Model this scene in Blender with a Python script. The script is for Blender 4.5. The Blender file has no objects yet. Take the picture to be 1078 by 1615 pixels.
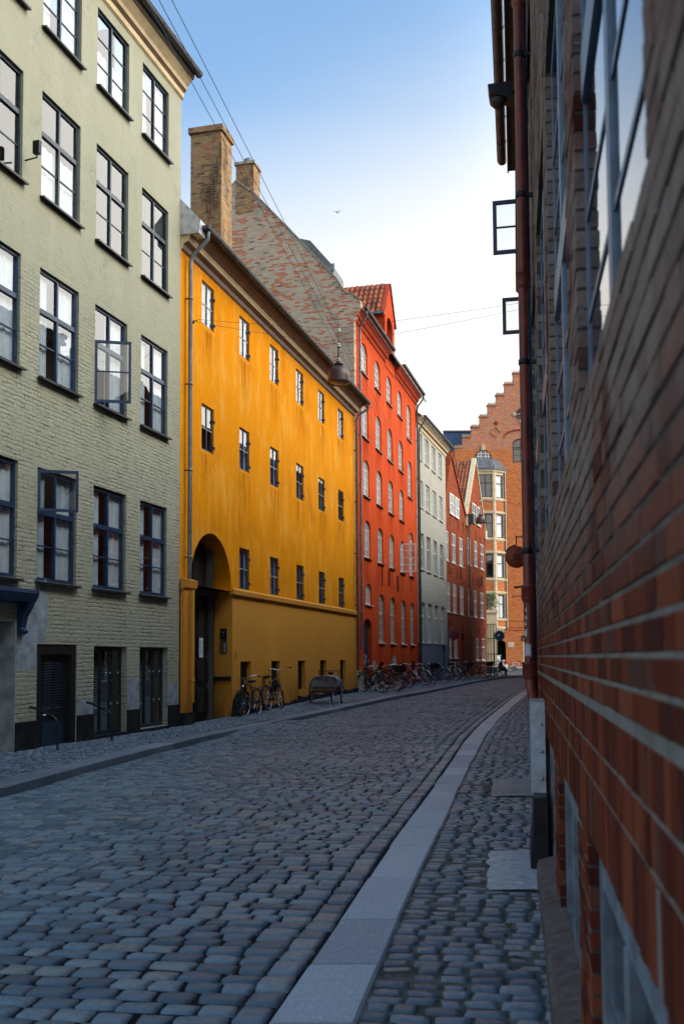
import bpy, math, random
import numpy as np
from mathutils import Matrix, Vector
random.seed(7); rng = np.random.default_rng(7)
C = bpy.context.scene
COL = C.collection
R = math.radians

# ------------------------------------------------------------------ camera, sky, sun, exposure
PITCH, ROLL = R(3.5), R(-0.35)
cam_d = bpy.data.cameras.new('camera'); cam = bpy.data.objects.new('camera', cam_d); COL.objects.link(cam)
cam.matrix_world = Matrix.Translation((0, 0, 1.5)) @ Matrix.Rotation(math.pi/2 + PITCH, 4, 'X') @ Matrix.Rotation(ROLL, 4, 'Z')
cam_d.sensor_fit = 'HORIZONTAL'; cam_d.sensor_width = 24; cam_d.lens = 35
cam_d.shift_y = (1037 - 1572*math.tan(PITCH) - 807.5)/1078
cam_d.clip_start = 0.05; cam_d.clip_end = 2000
cam_d.dof.use_dof = True; cam_d.dof.focus_distance = 24; cam_d.dof.aperture_fstop = 4.0
C.camera = cam

SUN_EL, SUN_AZ = R(40), R(112)          # azimuth clockwise from +Y: low, over the houses on the other side
w = bpy.data.worlds.new('World'); C.world = w; w.use_nodes = True
nt = w.node_tree; nt.nodes.clear()
sky = nt.nodes.new('ShaderNodeTexSky'); sky.sky_type = 'NISHITA'; sky.sun_disc = False
sky.sun_elevation = SUN_EL; sky.sun_rotation = SUN_AZ
sky.air_density = 1.0; sky.dust_density = 2.0; sky.ozone_density = 1.5
bg = nt.nodes.new('ShaderNodeBackground'); bg.inputs['Strength'].default_value = 0.15
wo = nt.nodes.new('ShaderNodeOutputWorld')
tc = nt.nodes.new('ShaderNodeTexCoord'); sx = nt.nodes.new('ShaderNodeSeparateXYZ'); nt.links.new(tc.outputs['Generated'], sx.inputs[0])
hz = nt.nodes.new('ShaderNodeMapRange'); hz.interpolation_type = 'SMOOTHSTEP'      # pale evening haze thickening toward the horizon
hz.inputs[1].default_value = 0.57; hz.inputs[2].default_value = 0.30; hd = nt.nodes.new('ShaderNodeVectorMath'); hd.operation = 'DOT_PRODUCT'; hd.inputs[1].default_value = (-0.28, 0.0, 1.0); nt.links.new(tc.outputs['Generated'], hd.inputs[0]); nt.links.new(hd.outputs['Value'], hz.inputs[0])
hm_ = nt.nodes.new('ShaderNodeMix'); hm_.data_type = 'RGBA'; cm = nt.nodes.new('ShaderNodeMapping'); cm.inputs['Scale'].default_value = (1.2, 1.2, 7); nt.links.new(tc.outputs['Generated'], cm.inputs[0])
cn = nt.nodes.new('ShaderNodeTexNoise'); cn.inputs['Scale'].default_value = 2.2; cn.inputs['Detail'].default_value = 6; nt.links.new(cm.outputs[0], cn.inputs['Vector'])
ca = nt.nodes.new('ShaderNodeMath'); ca.operation = 'MULTIPLY_ADD'; ca.use_clamp = True; ca.inputs[1].default_value = 0.16; nt.links.new(cn.outputs[0], ca.inputs[0])
cb = nt.nodes.new('ShaderNodeMath'); cb.operation = 'SUBTRACT'; cb.inputs[1].default_value = 0.08; nt.links.new(hz.outputs[0], cb.inputs[0]); nt.links.new(cb.outputs[0], ca.inputs[2])   # thin veils of cloud
nt.links.new(ca.outputs[0], hm_.inputs[0]); tn = nt.nodes.new('ShaderNodeVectorMath'); tn.operation = 'MULTIPLY'; tn.inputs[1].default_value = (0.76, 0.88, 0.87); nt.links.new(sky.outputs[0], tn.inputs[0]); nt.links.new(tn.outputs[0], hm_.inputs[6]); hm_.inputs[7].default_value = (3.3, 3.2, 3.0, 1)
dt = nt.nodes.new('ShaderNodeVectorMath'); dt.operation = 'DOT_PRODUCT'; nt.links.new(tc.outputs['Generated'], dt.inputs[0]); dt.inputs[1].default_value = (0.88, 0.32, 0.34)
gw = nt.nodes.new('ShaderNodeMapRange'); gw.interpolation_type = 'SMOOTHSTEP'; nt.links.new(dt.outputs['Value'], gw.inputs[0])      # bright glow round the low sun's side of the sky
gw.inputs[1].default_value = 0.50; gw.inputs[2].default_value = 0.95; gw.inputs[3].default_value = 1.0; gw.inputs[4].default_value = 2.8
gm = nt.nodes.new('ShaderNodeVectorMath'); gm.operation = 'SCALE'; nt.links.new(hm_.outputs[2], gm.inputs[0]); nt.links.new(gw.outputs[0], gm.inputs['Scale'])
nt.links.new(gm.outputs[0], bg.inputs[0]); nt.links.new(bg.outputs[0], wo.inputs[0])
sl = bpy.data.lights.new('sun', 'SUN'); sun = bpy.data.objects.new('sun', sl); COL.objects.link(sun)
sl.energy = 0.8; sl.angle = R(50); sl.color = (1.0, 0.90, 0.76)
sdir = Vector((math.sin(SUN_AZ)*math.cos(SUN_EL), math.cos(SUN_AZ)*math.cos(SUN_EL), math.sin(SUN_EL)))
sun.rotation_euler = sdir.to_track_quat('Z', 'Y').to_euler(); sun.location = sdir*200
C.view_settings.view_transform = 'Standard'; C.view_settings.look = 'None'
C.view_settings.exposure = 1.25; C.view_settings.gamma = 1.0
C.cycles.max_bounces = 8; C.cycles.diffuse_bounces = 4; C.cycles.glossy_bounces = 3; C.cycles.transparent_max_bounces = 12
C.cycles.caustics_reflective = False; C.cycles.caustics_refractive = False
C.cycles.use_denoising = True

# ------------------------------------------------------------------ node helpers and materials
class N:
    def __init__(s, name):
        s.m = bpy.data.materials.new(name); s.m.use_nodes = True; s.t = s.m.node_tree
        s.t.nodes.clear(); s.out = s.t.nodes.new('ShaderNodeOutputMaterial')
        s.p = s.t.nodes.new('ShaderNodeBsdfPrincipled'); s.t.links.new(s.p.outputs[0], s.out.inputs[0])
    def node(s, typ, **kw):
        n = s.t.nodes.new(typ)
        for k, v in kw.items(): setattr(n, k, v)
        return n
    def put(s, sock, v):
        if hasattr(v, 'is_linked'): s.t.links.new(v, sock)
        elif isinstance(v, (tuple, list)) and len(v) == 3 and sock.type == 'RGBA': sock.default_value = (*v, 1)
        else: sock.default_value = v
    def math(s, op, a, b=0.0, c=0.0, clamp=False):
        n = s.node('ShaderNodeMath', operation=op, use_clamp=clamp); s.put(n.inputs[0], a); s.put(n.inputs[1], b); s.put(n.inputs[2], c); return n.outputs[0]
    def mix(s, f, a, b, mode='MIX'):
        n = s.node('ShaderNodeMix', data_type='RGBA', blend_type=mode); s.put(n.inputs[0], f); s.put(n.inputs[6], a); s.put(n.inputs[7], b); return n.outputs[2]
    def ramp(s, f, stops, interp='LINEAR'):
        n = s.node('ShaderNodeValToRGB'); e = n.color_ramp; e.interpolation = interp
        while len(e.elements) < len(stops): e.elements.new(0.5)
        for el, (p, c) in zip(e.elements, stops): el.position = p; el.color = (*c, 1) if len(c) == 3 else c
        s.put(n.inputs[0], f); return n.outputs[0]
    def rng(s, v, a, b, c=0.0, d=1.0, smooth=True):
        n = s.node('ShaderNodeMapRange', interpolation_type='SMOOTHSTEP' if smooth else 'LINEAR')
        for i, x in enumerate((v, a, b, c, d)): s.put(n.inputs[i], x)
        return n.outputs[0]
    def coord(s, scale=(1, 1, 1)):
        t = s.node('ShaderNodeTexCoord').outputs['Object']
        if scale != (1, 1, 1):
            m = s.node('ShaderNodeMapping'); s.put(m.inputs[0], t); m.inputs['Scale'].default_value = scale; t = m.outputs[0]
        return t
    def noise(s, scale, vec=None, detail=4, rough=0.55, color=False):
        n = s.node('ShaderNodeTexNoise'); n.inputs['Scale'].default_value = scale; n.inputs['Detail'].default_value = detail; n.inputs['Roughness'].default_value = rough
        s.put(n.inputs['Vector'], vec if vec is not None else s.coord()); return n.outputs[1 if color else 0]
    def bump(s, h, strength=0.5, dist=0.01, normal=None):
        n = s.node('ShaderNodeBump'); n.inputs['Strength'].default_value = strength; n.inputs['Distance'].default_value = dist
        s.put(n.inputs['Height'], h)
        if normal is not None: s.put(n.inputs['Normal'], normal)
        return n.outputs[0]
    def done(s, col=None, rough=None, normal=None, metal=None, spec=None):
        if col is not None: s.put(s.p.inputs['Base Color'], col)
        if rough is not None: s.put(s.p.inputs['Roughness'], rough)
        if normal is not None: s.put(s.p.inputs['Normal'], normal)
        if metal is not None: s.put(s.p.inputs['Metallic'], metal)
        if spec is not None: s.put(s.p.inputs['Specular IOR Level'], spec)
        return s.m
    def brick(s, bw=0.23, rh=0.067, mortar=0.011, wob=0.006, edge=0.004):
        """(mask 1 on bricks / 0 in joints, per-brick random 0..1) from object coordinates, any upright wall"""
        x = s.node('ShaderNodeSeparateXYZ'); v = s.coord(); s.put(x.inputs[0], v)
        n = s.node('ShaderNodeSeparateColor'); s.put(n.inputs[0], s.noise(7.0, v, 2, color=True))
        u = s.math('ADD', s.math('ADD', x.outputs[0], x.outputs[1]), s.math('MULTIPLY', s.math('SUBTRACT', n.outputs[0], 0.5), wob*2))
        z = s.math('ADD', x.outputs[2], s.math('MULTIPLY', s.math('SUBTRACT', n.outputs[1], 0.5), wob*2))
        zr = s.math('DIVIDE', z, rh); row = s.math('FLOOR', zr)
        ur = s.math('ADD', s.math('DIVIDE', u, bw), s.math('MULTIPLY', s.math('FLOORED_MODULO', row, 2.0), 0.5)); cel = s.math('FLOOR', ur)
        def e(fr, size): return s.math('MULTIPLY', s.math('MINIMUM', fr, s.math('SUBTRACT', 1.0, fr)), size)
        d = s.math('MINIMUM', e(s.math('FRACT', ur), bw), e(s.math('FRACT', zr), rh))
        mask = s.rng(d, mortar/2 - edge/2, mortar/2 + edge)
        c = s.node('ShaderNodeCombineXYZ'); s.put(c.inputs[0], cel); s.put(c.inputs[1], row)
        wn = s.node('ShaderNodeTexWhiteNoise', noise_dimensions='2D'); s.put(wn.inputs['Vector'], c.outputs[0])
        return mask, wn.outputs['Value'], x

def simple(name, col, rough=0.6, metal=0.0, var=0.25, scale=6.0, bump=0.0, spec=None):
    s = N(name); f = s.noise(scale, None, 5)
    c = s.mix(s.rng(f, 0.3, 0.7), tuple(x*(1 - var) for x in col), tuple(min(1, x*(1 + var)) for x in col))
    nrm = s.bump(s.noise(scale*8, None, 3), bump, 0.004) if bump else None
    rr = s.rng(f, 0.3, 0.7, max(0.02, rough - 0.08), min(1, rough + 0.08))
    return s.done(c, rr, nrm, metal, spec)

def render_wall(name, base, pale, dark, streak=0.5, brickamt=0.25, lowdirt=True, spec=0.2, fine=1.0, sills=None):
    """limewashed / painted render with vertical runs, blotches and faint courses underneath"""
    s = N(name); v = s.coord()
    st = s.noise(1.0, s.coord((2.1, 2.1, 0.62)), 8, 0.68)
    bl = s.noise(0.55, v, 5, 0.6); fi = s.noise(9.0, v, 6, 0.65)
    c = s.mix(s.rng(st, 0.46, 0.68, 0, streak), base, pale)
    c = s.mix(s.rng(bl, 0.52, 0.78, 0, 0.75), c, dark)
    c = s.mix(s.rng(fi, 0.3, 0.8, 0, 0.30), c, tuple(x*0.72 for x in base))
    mk, rnd, x = s.brick()
    vis = s.rng(bl, 0.35, 0.6, 0.2, 1.0)
    h = s.math('ADD', s.math('MULTIPLY', s.math('MULTIPLY', mk, vis), brickamt), s.math('MULTIPLY', fi, 0.6*fine))
    c = s.mix(s.math('MULTIPLY', s.math('SUBTRACT', 1.0, mk), s.math('MULTIPLY', vis, brickamt*0.45)), c, dark)
    if sills:                                                   # rain runs below the window sills and under the gutter
        u0, per, hs = sills
        d = s.math('MULTIPLY', s.math('ABSOLUTE', s.math('SUBTRACT', s.math('FRACT', s.math('ADD', s.math('DIVIDE', s.math('SUBTRACT', x.outputs[0], u0), per), 0.5)), 0.5)), per)
        runs = s.rng(s.noise(2.2, s.coord((2.4, 2.4, 0.25)), 5, 0.7), 0.40, 0.62); cm_ = s.rng(d, 0.62, 0.22)
        for hh in hs:
            q = s.math('SUBTRACT', hh, x.outputs[2]); c = s.mix(s.math('MULTIPLY', s.math('MULTIPLY', s.math('MULTIPLY', s.rng(q, 0.0, 0.05), s.rng(q, 1.5, 0.1)), cm_), s.math('MULTIPLY', runs, 0.75)), c, tuple(v_*0.62 for v_ in dark))
        c = s.mix(s.math('MULTIPLY', s.rng(x.outputs[2], hs[0] + .3, hs[0] + 1.9), s.math('MULTIPLY', runs, 0.4)), c, tuple(v_*0.7 for v_ in dark))
    if lowdirt:
        c = s.mix(s.math('MULTIPLY', s.rng(x.outputs[2], 1.3, -0.2), s.rng(st, 0.35, 0.6)), c, tuple(q*0.45 for q in dark))
    return s.done(c, 0.85, s.bump(h, 0.55, 0.008), spec=spec)

def brick_wall(name, stops, mortar_c, bw=0.23, rh=0.067, mortar=0.012, soot=0.3, sootc=(0.03, 0.025, 0.02), depth=0.012, patch=None, streak=False):
    s = N(name); mk, rnd, x = s.brick(bw, rh, mortar)
    v = s.coord(); big = s.noise(1.1, s.coord((1.5, 1.5, .4)), 6, 0.65) if streak else s.noise(0.6, v, 5); fi = s.noise(22, v, 4)
    f = rnd
    if patch: f = s.math('ADD', s.math('MULTIPLY', rnd, 0.75), s.math('MULTIPLY', s.rng(s.noise(0.9, v, 4), 0.35, 0.7), 0.3), clamp=True)
    c = s.ramp(f, stops)
    c = s.mix(s.rng(fi, 0.35, 0.75, 0, 0.35), c, tuple(q*0.8 for q in mortar_c))
    c = s.mix(s.rng(big, 0.50 if streak else 0.55, 0.66 if streak else 0.75, 0, soot), c, sootc)
    c = s.mix(mk, s.mix(s.rng(big, 0.4, 0.7, 0, 0.5), mortar_c, tuple(q*0.5 for q in mortar_c)), c)
    h = s.math('ADD', mk, s.math('MULTIPLY', fi, 0.35))
    return s.done(c, 0.88, s.bump(h, 0.8, depth), spec=0.06)

M = {}
# pale green painted house: brickwork shows more in the lower storeys
def green_mat():
    s = N('pale_green_paint'); v = s.coord(); mk, rnd, x = s.brick(0.24, 0.075, 0.016, 0.022, 0.012)
    fi = s.noise(11, v, 7, 0.7); bl = s.noise(0.7, v, 5); st = s.noise(1.0, s.coord((2.2, 2.2, 0.35)), 6)
    c = s.mix(s.rng(st, 0.4, 0.75, 0, 0.55), (0.345, 0.338, 0.245), (0.40, 0.39, 0.29))
    c = s.mix(s.rng(bl, 0.5, 0.8, 0, 0.55), c, (0.28, 0.295, 0.225))
    c = s.mix(s.rng(fi, 0.58, 0.82, 0, 0.7), c, (0.27, 0.28, 0.22))
    vis = s.math('MULTIPLY', s.rng(x.outputs[2], 9.5, 6.0, 0.12, 1.0), s.rng(s.noise(1.6, v, 3), 0.32, 0.6, 0.3, 1.0))
    gap = s.math('MULTIPLY', s.math('SUBTRACT', 1.0, mk), vis)
    broken = s.math('MULTIPLY', gap, s.rng(s.noise(4.5, s.coord((1, 1, 2.5)), 3), 0.42, 0.66))
    c = s.mix(s.math('MULTIPLY', broken, 0.8), c, (0.09, 0.10, 0.08)); c = s.mix(s.rng(s.noise(2.2, s.coord((1, 1, .6)), 6, .7), 0.56, 0.74, 0, 0.5), c, (0.24, 0.26, 0.21))
    crack = s.rng(s.math('ABSOLUTE', s.math('SUBTRACT', s.noise(0.55, v, 6, 0.6), 0.5)), 0.0, 0.004, 1, 0)
    c = s.mix(s.math('MULTIPLY', crack, s.rng(bl, 0.45, 0.6, 0, 0.7)), c, (0.16, 0.16, 0.13))
    h = s.math('ADD', s.math('MULTIPLY', s.math('MULTIPLY', gap, s.rng(s.noise(3.1, s.coord((1, 1, 2)), 4), 0.38, 0.6, 0.15, 1.0)), -0.9), s.math('ADD', s.math('MULTIPLY', fi, 1.3), s.math('MULTIPLY', s.noise(3.5, v, 4), 1.4)))
    return s.done(c, 0.8, s.bump(h, 0.75, 0.014), spec=0.25)
M['green'] = green_mat()
M['green_patch'] = simple('blue_grey_repaint', (0.26, 0.30, 0.33), 0.85, var=0.3, scale=5, bump=0.4)
M['black_plinth'] = simple('black_tar_plinth', (0.018, 0.02, 0.022), 0.75, var=0.5, scale=4, bump=0.5, spec=0.12)
M['yellow'] = render_wall('ochre_limewash', (0.74, 0.262, 0.002), (0.80, 0.395, 0.055), (0.50, 0.14, 0.002), 0.85, 0.35, fine=0.7, spec=0.04, sills=(1.65, 2.56, (9.5, 6.45, 3.3)))
M['ochre'] = render_wall('brown_ochre_plinth', (0.66, 0.29, 0.042), (0.70, 0.32, 0.052), (0.57, 0.24, 0.034), 0.4, 0.05, fine=0.25, spec=0.08)
M['red'] = render_wall('red_limewash', (0.60, 0.072, 0.015), (0.66, 0.13, 0.04), (0.30, 0.028, 0.009), 0.75, 0.2, fine=0.8, spec=0.04, sills=(1.95, 2.49, (13.0, 10.4, 8.0, 5.5, 2.1)))
M['red_dark'] = simple('red_shade_paint', (0.42, 0.05, 0.018), 0.7, var=0.2)  # darker copy of the red: shade of undersides and dormer niche put in
M['bare_render'] = simple('bare_grey_render', (0.36, 0.32, 0.25), 0.9, var=0.35, scale=7, bump=0.5)
M['grey'] = brick_wall('whitewashed_brick', [(0, (0.47, 0.445, 0.375)), (0.6, (0.53, 0.50, 0.42)), (1, (0.41, 0.39, 0.33))], (0.42, 0.40, 0.34), soot=0.25, sootc=(0.3, 0.28, 0.24), depth=0.008)
M['blue_plinth'] = render_wall('blue_grey_plinth', (0.17, 0.205, 0.27), (0.20, 0.235, 0.30), (0.125, 0.155, 0.21), 0.5, 0.1)
M['old_brick'] = brick_wall('old_mixed_brick', [(0, (0.10, 0.065, 0.05)), (0.12, (0.46, 0.35, 0.24)), (0.5, (0.60, 0.50, 0.36)), (0.66, (0.50, 0.38, 0.27)), (0.73, (0.54, 0.11, 0.04)), (0.93, (0.62, 0.18, 0.055)), (1, (0.2, 0.06, 0.04))],
    (0.50, 0.44, 0.34), 0.24, 0.075, 0.016, soot=0.5, sootc=(0.12, 0.10, 0.08), patch=True)
M['chim_brick'] = brick_wall('sooty_yellow_brick', [(0, (0.08, 0.055, 0.04)), (0.3, (0.36, 0.20, 0.085)), (0.7, (0.48, 0.285, 0.115)), (0.88, (0.42, 0.13, 0.045)), (1, (0.12, 0.08, 0.06))],
    (0.30, 0.25, 0.18), 0.24, 0.075, 0.016, soot=0.85, sootc=(0.045, 0.025, 0.012), patch=True, streak=True)
M['house_brick'] = brick_wall('red_house_brick', [(0, (0.22, 0.036, 0.014)), (0.5, (0.36, 0.062, 0.019)), (1, (0.44, 0.095, 0.03))], (0.24, 0.085, 0.045), soot=0.4, sootc=(0.10, 0.03, 0.02))
M['far_brick'] = brick_wall('orange_facing_brick', [(0, (0.54, 0.115, 0.03)), (0.5, (0.74, 0.19, 0.045)), (0.85, (0.78, 0.26, 0.07)), (1, (0.40, 0.19, 0.11))], (0.50, 0.28, 0.15), 0.24, 0.08, 0.014, soot=0.25, sootc=(0.3, 0.1, 0.05))
def diaper_mat():
    s = N('diaper_brick'); mk, rnd, x = s.brick(0.24, 0.08, 0.014)
    a = s.math('ADD', x.outputs[0], x.outputs[2]); b = s.math('SUBTRACT', x.outputs[0], x.outputs[2])
    d = s.math('MAXIMUM', s.math('GREATER_THAN', s.math('FRACT', s.math('DIVIDE', a, 0.96)), 0.72), s.math('GREATER_THAN', s.math('FRACT', s.math('DIVIDE', b, 0.96)), 0.72))
    c = s.ramp(rnd, [(0, (0.52, 0.12, 0.035)), (0.5, (0.70, 0.205, 0.06)), (1, (0.76, 0.28, 0.1))])
    c = s.mix(s.math('MULTIPLY', d, 0.62), c, (0.30, 0.24, 0.24)); c = s.mix(mk, (0.46, 0.32, 0.22), c)
    return s.done(c, 0.88, s.bump(mk, 0.6, 0.01), spec=0.2)
M['diaper'] = diaper_mat()
M['sandstone'] = simple('cream_sandstone', (0.62, 0.50, 0.33), 0.85, var=0.15, scale=3, bump=0.3)
M['cream'] = simple('cream_paint', (0.70, 0.58, 0.36), 0.7, var=0.12)
M['cornice'] = simple('cream_cornice_paint', (0.62, 0.47, 0.27), 0.7, var=0.15, scale=3)
M['cornice_dk'] = simple('brown_cornice_shade_paint', (0.20, 0.13, 0.085), 0.7, var=0.2, scale=3)  # shadow of the mouldings put into dark brown; plain brown on the eave boards
M['soffit'] = simple('brown_soffit_boards', (0.16, 0.12, 0.06), 0.8, var=0.2)
M['zinc'] = simple('weathered_zinc', (0.16, 0.18, 0.20), 0.5, 0.55, var=0.3, scale=3)
M['zinc_dk'] = simple('dark_zinc_gutter', (0.075, 0.075, 0.075), 0.5, 0.5, var=0.35, scale=3)
M['galv'] = simple('galvanised_sheet', (0.42, 0.50, 0.58), 0.42, 0.5, var=0.2, scale=9)
M['lead'] = simple('lead_sheet', (0.13, 0.14, 0.155), 0.55, 0.3, var=0.3, scale=4)
M['slate'] = brick_wall('blue_slate', [(0, (0.035, 0.06, 0.115)), (1, (0.06, 0.09, 0.16))], (0.02, 0.03, 0.05), 0.3, 0.22, 0.012, soot=0.0, depth=0.01)
M['tile'] = None
def tile_mat():
    s = N('red_clay_pantile'); at = s.node('ShaderNodeAttribute', attribute_name='tint').outputs['Fac']
    c = s.ramp(at, [(0, (0.13, 0.05, 0.032)), (0.4, (0.30, 0.085, 0.04)), (0.8, (0.40, 0.125, 0.05)), (1, (0.2, 0.1, 0.07))])
    f = s.noise(5, None, 5); c = s.mix(s.rng(f, 0.5, 0.75, 0, 0.7), c, (0.07, 0.055, 0.045))
    return s.done(c, 0.8, s.bump(s.noise(40, None, 3), 0.3, 0.004), spec=0.25)
M['tile'] = tile_mat()
M['dark_roof'] = simple('dark_roof_felt', (0.06, 0.055, 0.055), 0.85, var=0.2)
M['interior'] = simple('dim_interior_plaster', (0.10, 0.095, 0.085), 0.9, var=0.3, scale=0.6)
M['teal'] = simple('dark_teal_paint', (0.010, 0.028, 0.045), 0.35, var=0.35, scale=8)
M['navy'] = simple('navy_paint', (0.012, 0.036, 0.090), 0.35, var=0.3, scale=8)
M['steelblue'] = simple('grey_blue_paint', (0.17, 0.235, 0.32), 0.45, var=0.25, scale=7)
M['pale_frame'] = simple('dirty_pale_blue_paint', (0.16, 0.20, 0.24), 0.55, var=0.35, scale=7)
M['slateblue'] = simple('slate_blue_paint', (0.035, 0.055, 0.075), 0.45, var=0.3, scale=8)
M['bar_grey'] = simple('pale_grey_bar_paint', (0.36, 0.40, 0.43), 0.5, var=0.15)
M['white'] = simple('white_paint', (0.78, 0.77, 0.73), 0.5, var=0.06)
M['offwhite'] = simple('worn_white_paint', (0.60, 0.59, 0.53), 0.6, var=0.2, scale=9)
M['opp_brick'] = brick_wall('dark_brown_brick', [(0, (0.07, 0.035, 0.022)), (0.5, (0.11, 0.05, 0.03)), (1, (0.15, 0.075, 0.045))], (0.12, 0.10, 0.08))
M['brown_fr'] = simple('dark_brown_paint', (0.05, 0.02, 0.015), 0.45, var=0.25)
M['black'] = simple('black_paint', (0.012, 0.012, 0.013), 0.4, var=0.3)
M['iron'] = simple('blackened_iron', (0.02, 0.022, 0.025), 0.45, 0.6, var=0.3)
M['gate'] = simple('dark_gate_wood', (0.014, 0.012, 0.010), 0.55, var=0.4, scale=5, bump=0.3)
M['green_door'] = simple('blue_black_door_paint', (0.022, 0.038, 0.048), 0.5, var=0.3)
M['curtain'] = simple('white_net_curtain', (0.82, 0.86, 0.93), 0.9, var=0.1)
M['curtain_b'] = simple('blue_curtain', (0.42, 0.58, 0.88), 0.9, var=0.15)
M['blind'] = simple('blue_blind_slats', (0.24, 0.46, 0.70), 0.7, var=0.1)
M['blind_g'] = simple('grey_blind_slats', (0.16, 0.22, 0.24), 0.7, var=0.1)
M['paper'] = simple('paper', (0.62, 0.62, 0.72), 0.8, var=0.05)
M['brass'] = simple('brass', (0.5, 0.36, 0.12), 0.35, 0.9)
M['rust_pipe'] = simple('red_brown_pipe_paint', (0.19, 0.034, 0.022), 0.42, var=0.35, scale=5, bump=0.15)
M['graffiti'] = simple('pale_blue_spray', (0.30, 0.42, 0.55), 0.7, var=0.3)
M['copper'] = simple('brown_copper_enamel', (0.055, 0.022, 0.015), 0.42, 0.15, var=0.4, scale=5)
M['lampglass'] = simple('frosted_lamp_bowl', (0.34, 0.30, 0.20), 0.3)
M['porcelain'] = simple('grey_porcelain', (0.42, 0.44, 0.46), 0.3)
M['rubber'] = simple('black_rubber', (0.012, 0.012, 0.012), 0.75)
M['chrome'] = simple('dull_chrome', (0.62, 0.64, 0.67), 0.28, 1.0, var=0.1)
M['red_paint'] = simple('bright_red_plastic', (0.70, 0.03, 0.02), 0.45, var=0.1)
M['orange_r'] = simple('orange_reflector', (0.95, 0.22, 0.02), 0.3, var=0.05)
M['orange_f'] = simple('rusty_orange_paint', (0.50, 0.10, 0.03), 0.45)
M['blue_f'] = simple('pale_blue_paint', (0.25, 0.42, 0.60), 0.4)
M['white_f'] = simple('white_enamel', (0.75, 0.76, 0.78), 0.3, var=0.05)
M['tarp'] = simple('grey_tarpaulin', (0.17, 0.19, 0.20), 0.75, var=0.35, scale=7, bump=0.5)
M['wood'] = simple('worn_plywood', (0.10, 0.065, 0.04), 0.7)
M['car_white'] = simple('white_car_paint', (0.74, 0.76, 0.80), 0.22, var=0.03)
M['car_glass'] = simple('dark_car_glass', (0.015, 0.02, 0.03), 0.05, var=0.1)
M['red_lens'] = simple('red_tail_lens', (0.65, 0.04, 0.02), 0.2, var=0.1)
M['plate'] = simple('number_plate', (0.6, 0.6, 0.58), 0.5)
M['skin'] = simple('skin', (0.42, 0.22, 0.15), 0.55, var=0.08)
M['hair'] = simple('dark_hair', (0.015, 0.011, 0.009), 0.5)
M['cloth_blk'] = simple('black_cotton', (0.012, 0.012, 0.014), 0.9)
M['cloth_dk'] = simple('dark_denim', (0.018, 0.022, 0.032), 0.9)
M['sign_terra'] = simple('terracotta_enamel', (0.33, 0.065, 0.03), 0.5, var=0.05)
M['sign_text'] = simple('dark_brown_lettering', (0.035, 0.008, 0.006), 0.6)
M['sign_red'] = simple('sign_dark_red', (0.15, 0.008, 0.02), 0.4, var=0.1)
M['sign_blue'] = simple('sign_blue', (0.03, 0.09, 0.22), 0.4, var=0.1)
M['galv_post'] = simple('grey_steel_post', (0.16, 0.17, 0.18), 0.5, 0.5)
M['leaf'] = simple('green_leaf', (0.10, 0.16, 0.025), 0.6, var=0.5, scale=9)
M['leaf_y'] = simple('yellow_dead_leaf', (0.40, 0.26, 0.06), 0.7, var=0.3)
M['bird'] = simple('dark_feathers', (0.05, 0.05, 0.055), 0.8)
M['clay'] = simple('clay_pot', (0.4, 0.3, 0.2), 0.8)

def glass_mat(name, ior, tint=(0.80, 0.86, 0.88), wav=0.02):
    s = N(name); s.t.nodes.remove(s.p)
    lw = s.node('ShaderNodeLayerWeight'); lw.inputs[0].default_value = 0.5; r0 = ((ior - 1)/(ior + 1))**2
    fr = s.math('ADD', s.math('MULTIPLY', s.math('POWER', lw.outputs['Facing'], 4.0), 1 - r0), r0)
    b = s.bump(s.noise(2.2, None, 2), wav, 0.05)
    gl = s.node('ShaderNodeBsdfGlossy'); gl.inputs['Roughness'].default_value = 0.015; s.put(gl.inputs['Normal'], b)
    tr = s.node('ShaderNodeBsdfTransparent'); tr.inputs[0].default_value = (*tint, 1)
    mx = s.node('ShaderNodeMixShader'); s.put(mx.inputs[0], fr); s.put(mx.inputs[1], tr.outputs[0]); s.put(mx.inputs[2], gl.outputs[0])
    s.t.links.new(mx.outputs[0], s.out.inputs[0]); return s.m
M['glass'] = glass_mat('window_glass', 2.5)
M['glass_clear'] = glass_mat('open_pane_glass', 1.5)

def stone_mat(name, stops, rough=(0.30, 0.52), dirt=(0.062, 0.078, 0.088), spec=0.36, speck=0.35, spk=110):
    s = N(name); at = s.node('ShaderNodeAttribute', attribute_name='tint').outputs['Fac']
    c = s.ramp(at, stops); v = s.coord(); f = s.noise(26, v, 6, 0.65); g = s.noise(0.5, v, 4)
    sp = s.noise(spk, v, 4, 0.75)
    c = s.mix(s.rng(f, 0.35, 0.75, 0, 0.45), c, tuple(q*1.3 for q in stops[0][1]))
    c = s.mix(s.rng(sp, 0.56, 0.72, 0, speck), c, tuple(min(1, q*2.2) for q in stops[1][1])); c = s.mix(s.rng(sp, 0.44, 0.30, 0, speck), c, tuple(q*0.3 for q in stops[0][1]))
    c = s.mix(s.rng(g, 0.50, 0.72, 0, 0.4), c, dirt)
    h = s.math('ADD', s.noise(42, v, 5, 0.65), s.math('MULTIPLY', sp, 0.3))
    return s.done(c, s.rng(f, 0.3, 0.7, *rough), s.bump(h, 0.6, 0.008), spec=spec)
M['cobble'] = stone_mat('granite_cobble', [(0, (0.064, 0.108, 0.148)), (0.35, (0.122, 0.196, 0.256)), (0.7, (0.185, 0.282, 0.355)), (0.90, (0.25, 0.325, 0.365)), (1, (0.27, 0.275, 0.265))])
M['cobble_small'] = stone_mat('small_granite_sett', [(0, (0.066, 0.105, 0.145)), (0.5, (0.132, 0.195, 0.258)), (0.85, (0.20, 0.265, 0.325)), (1, (0.23, 0.22, 0.22))])
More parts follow.
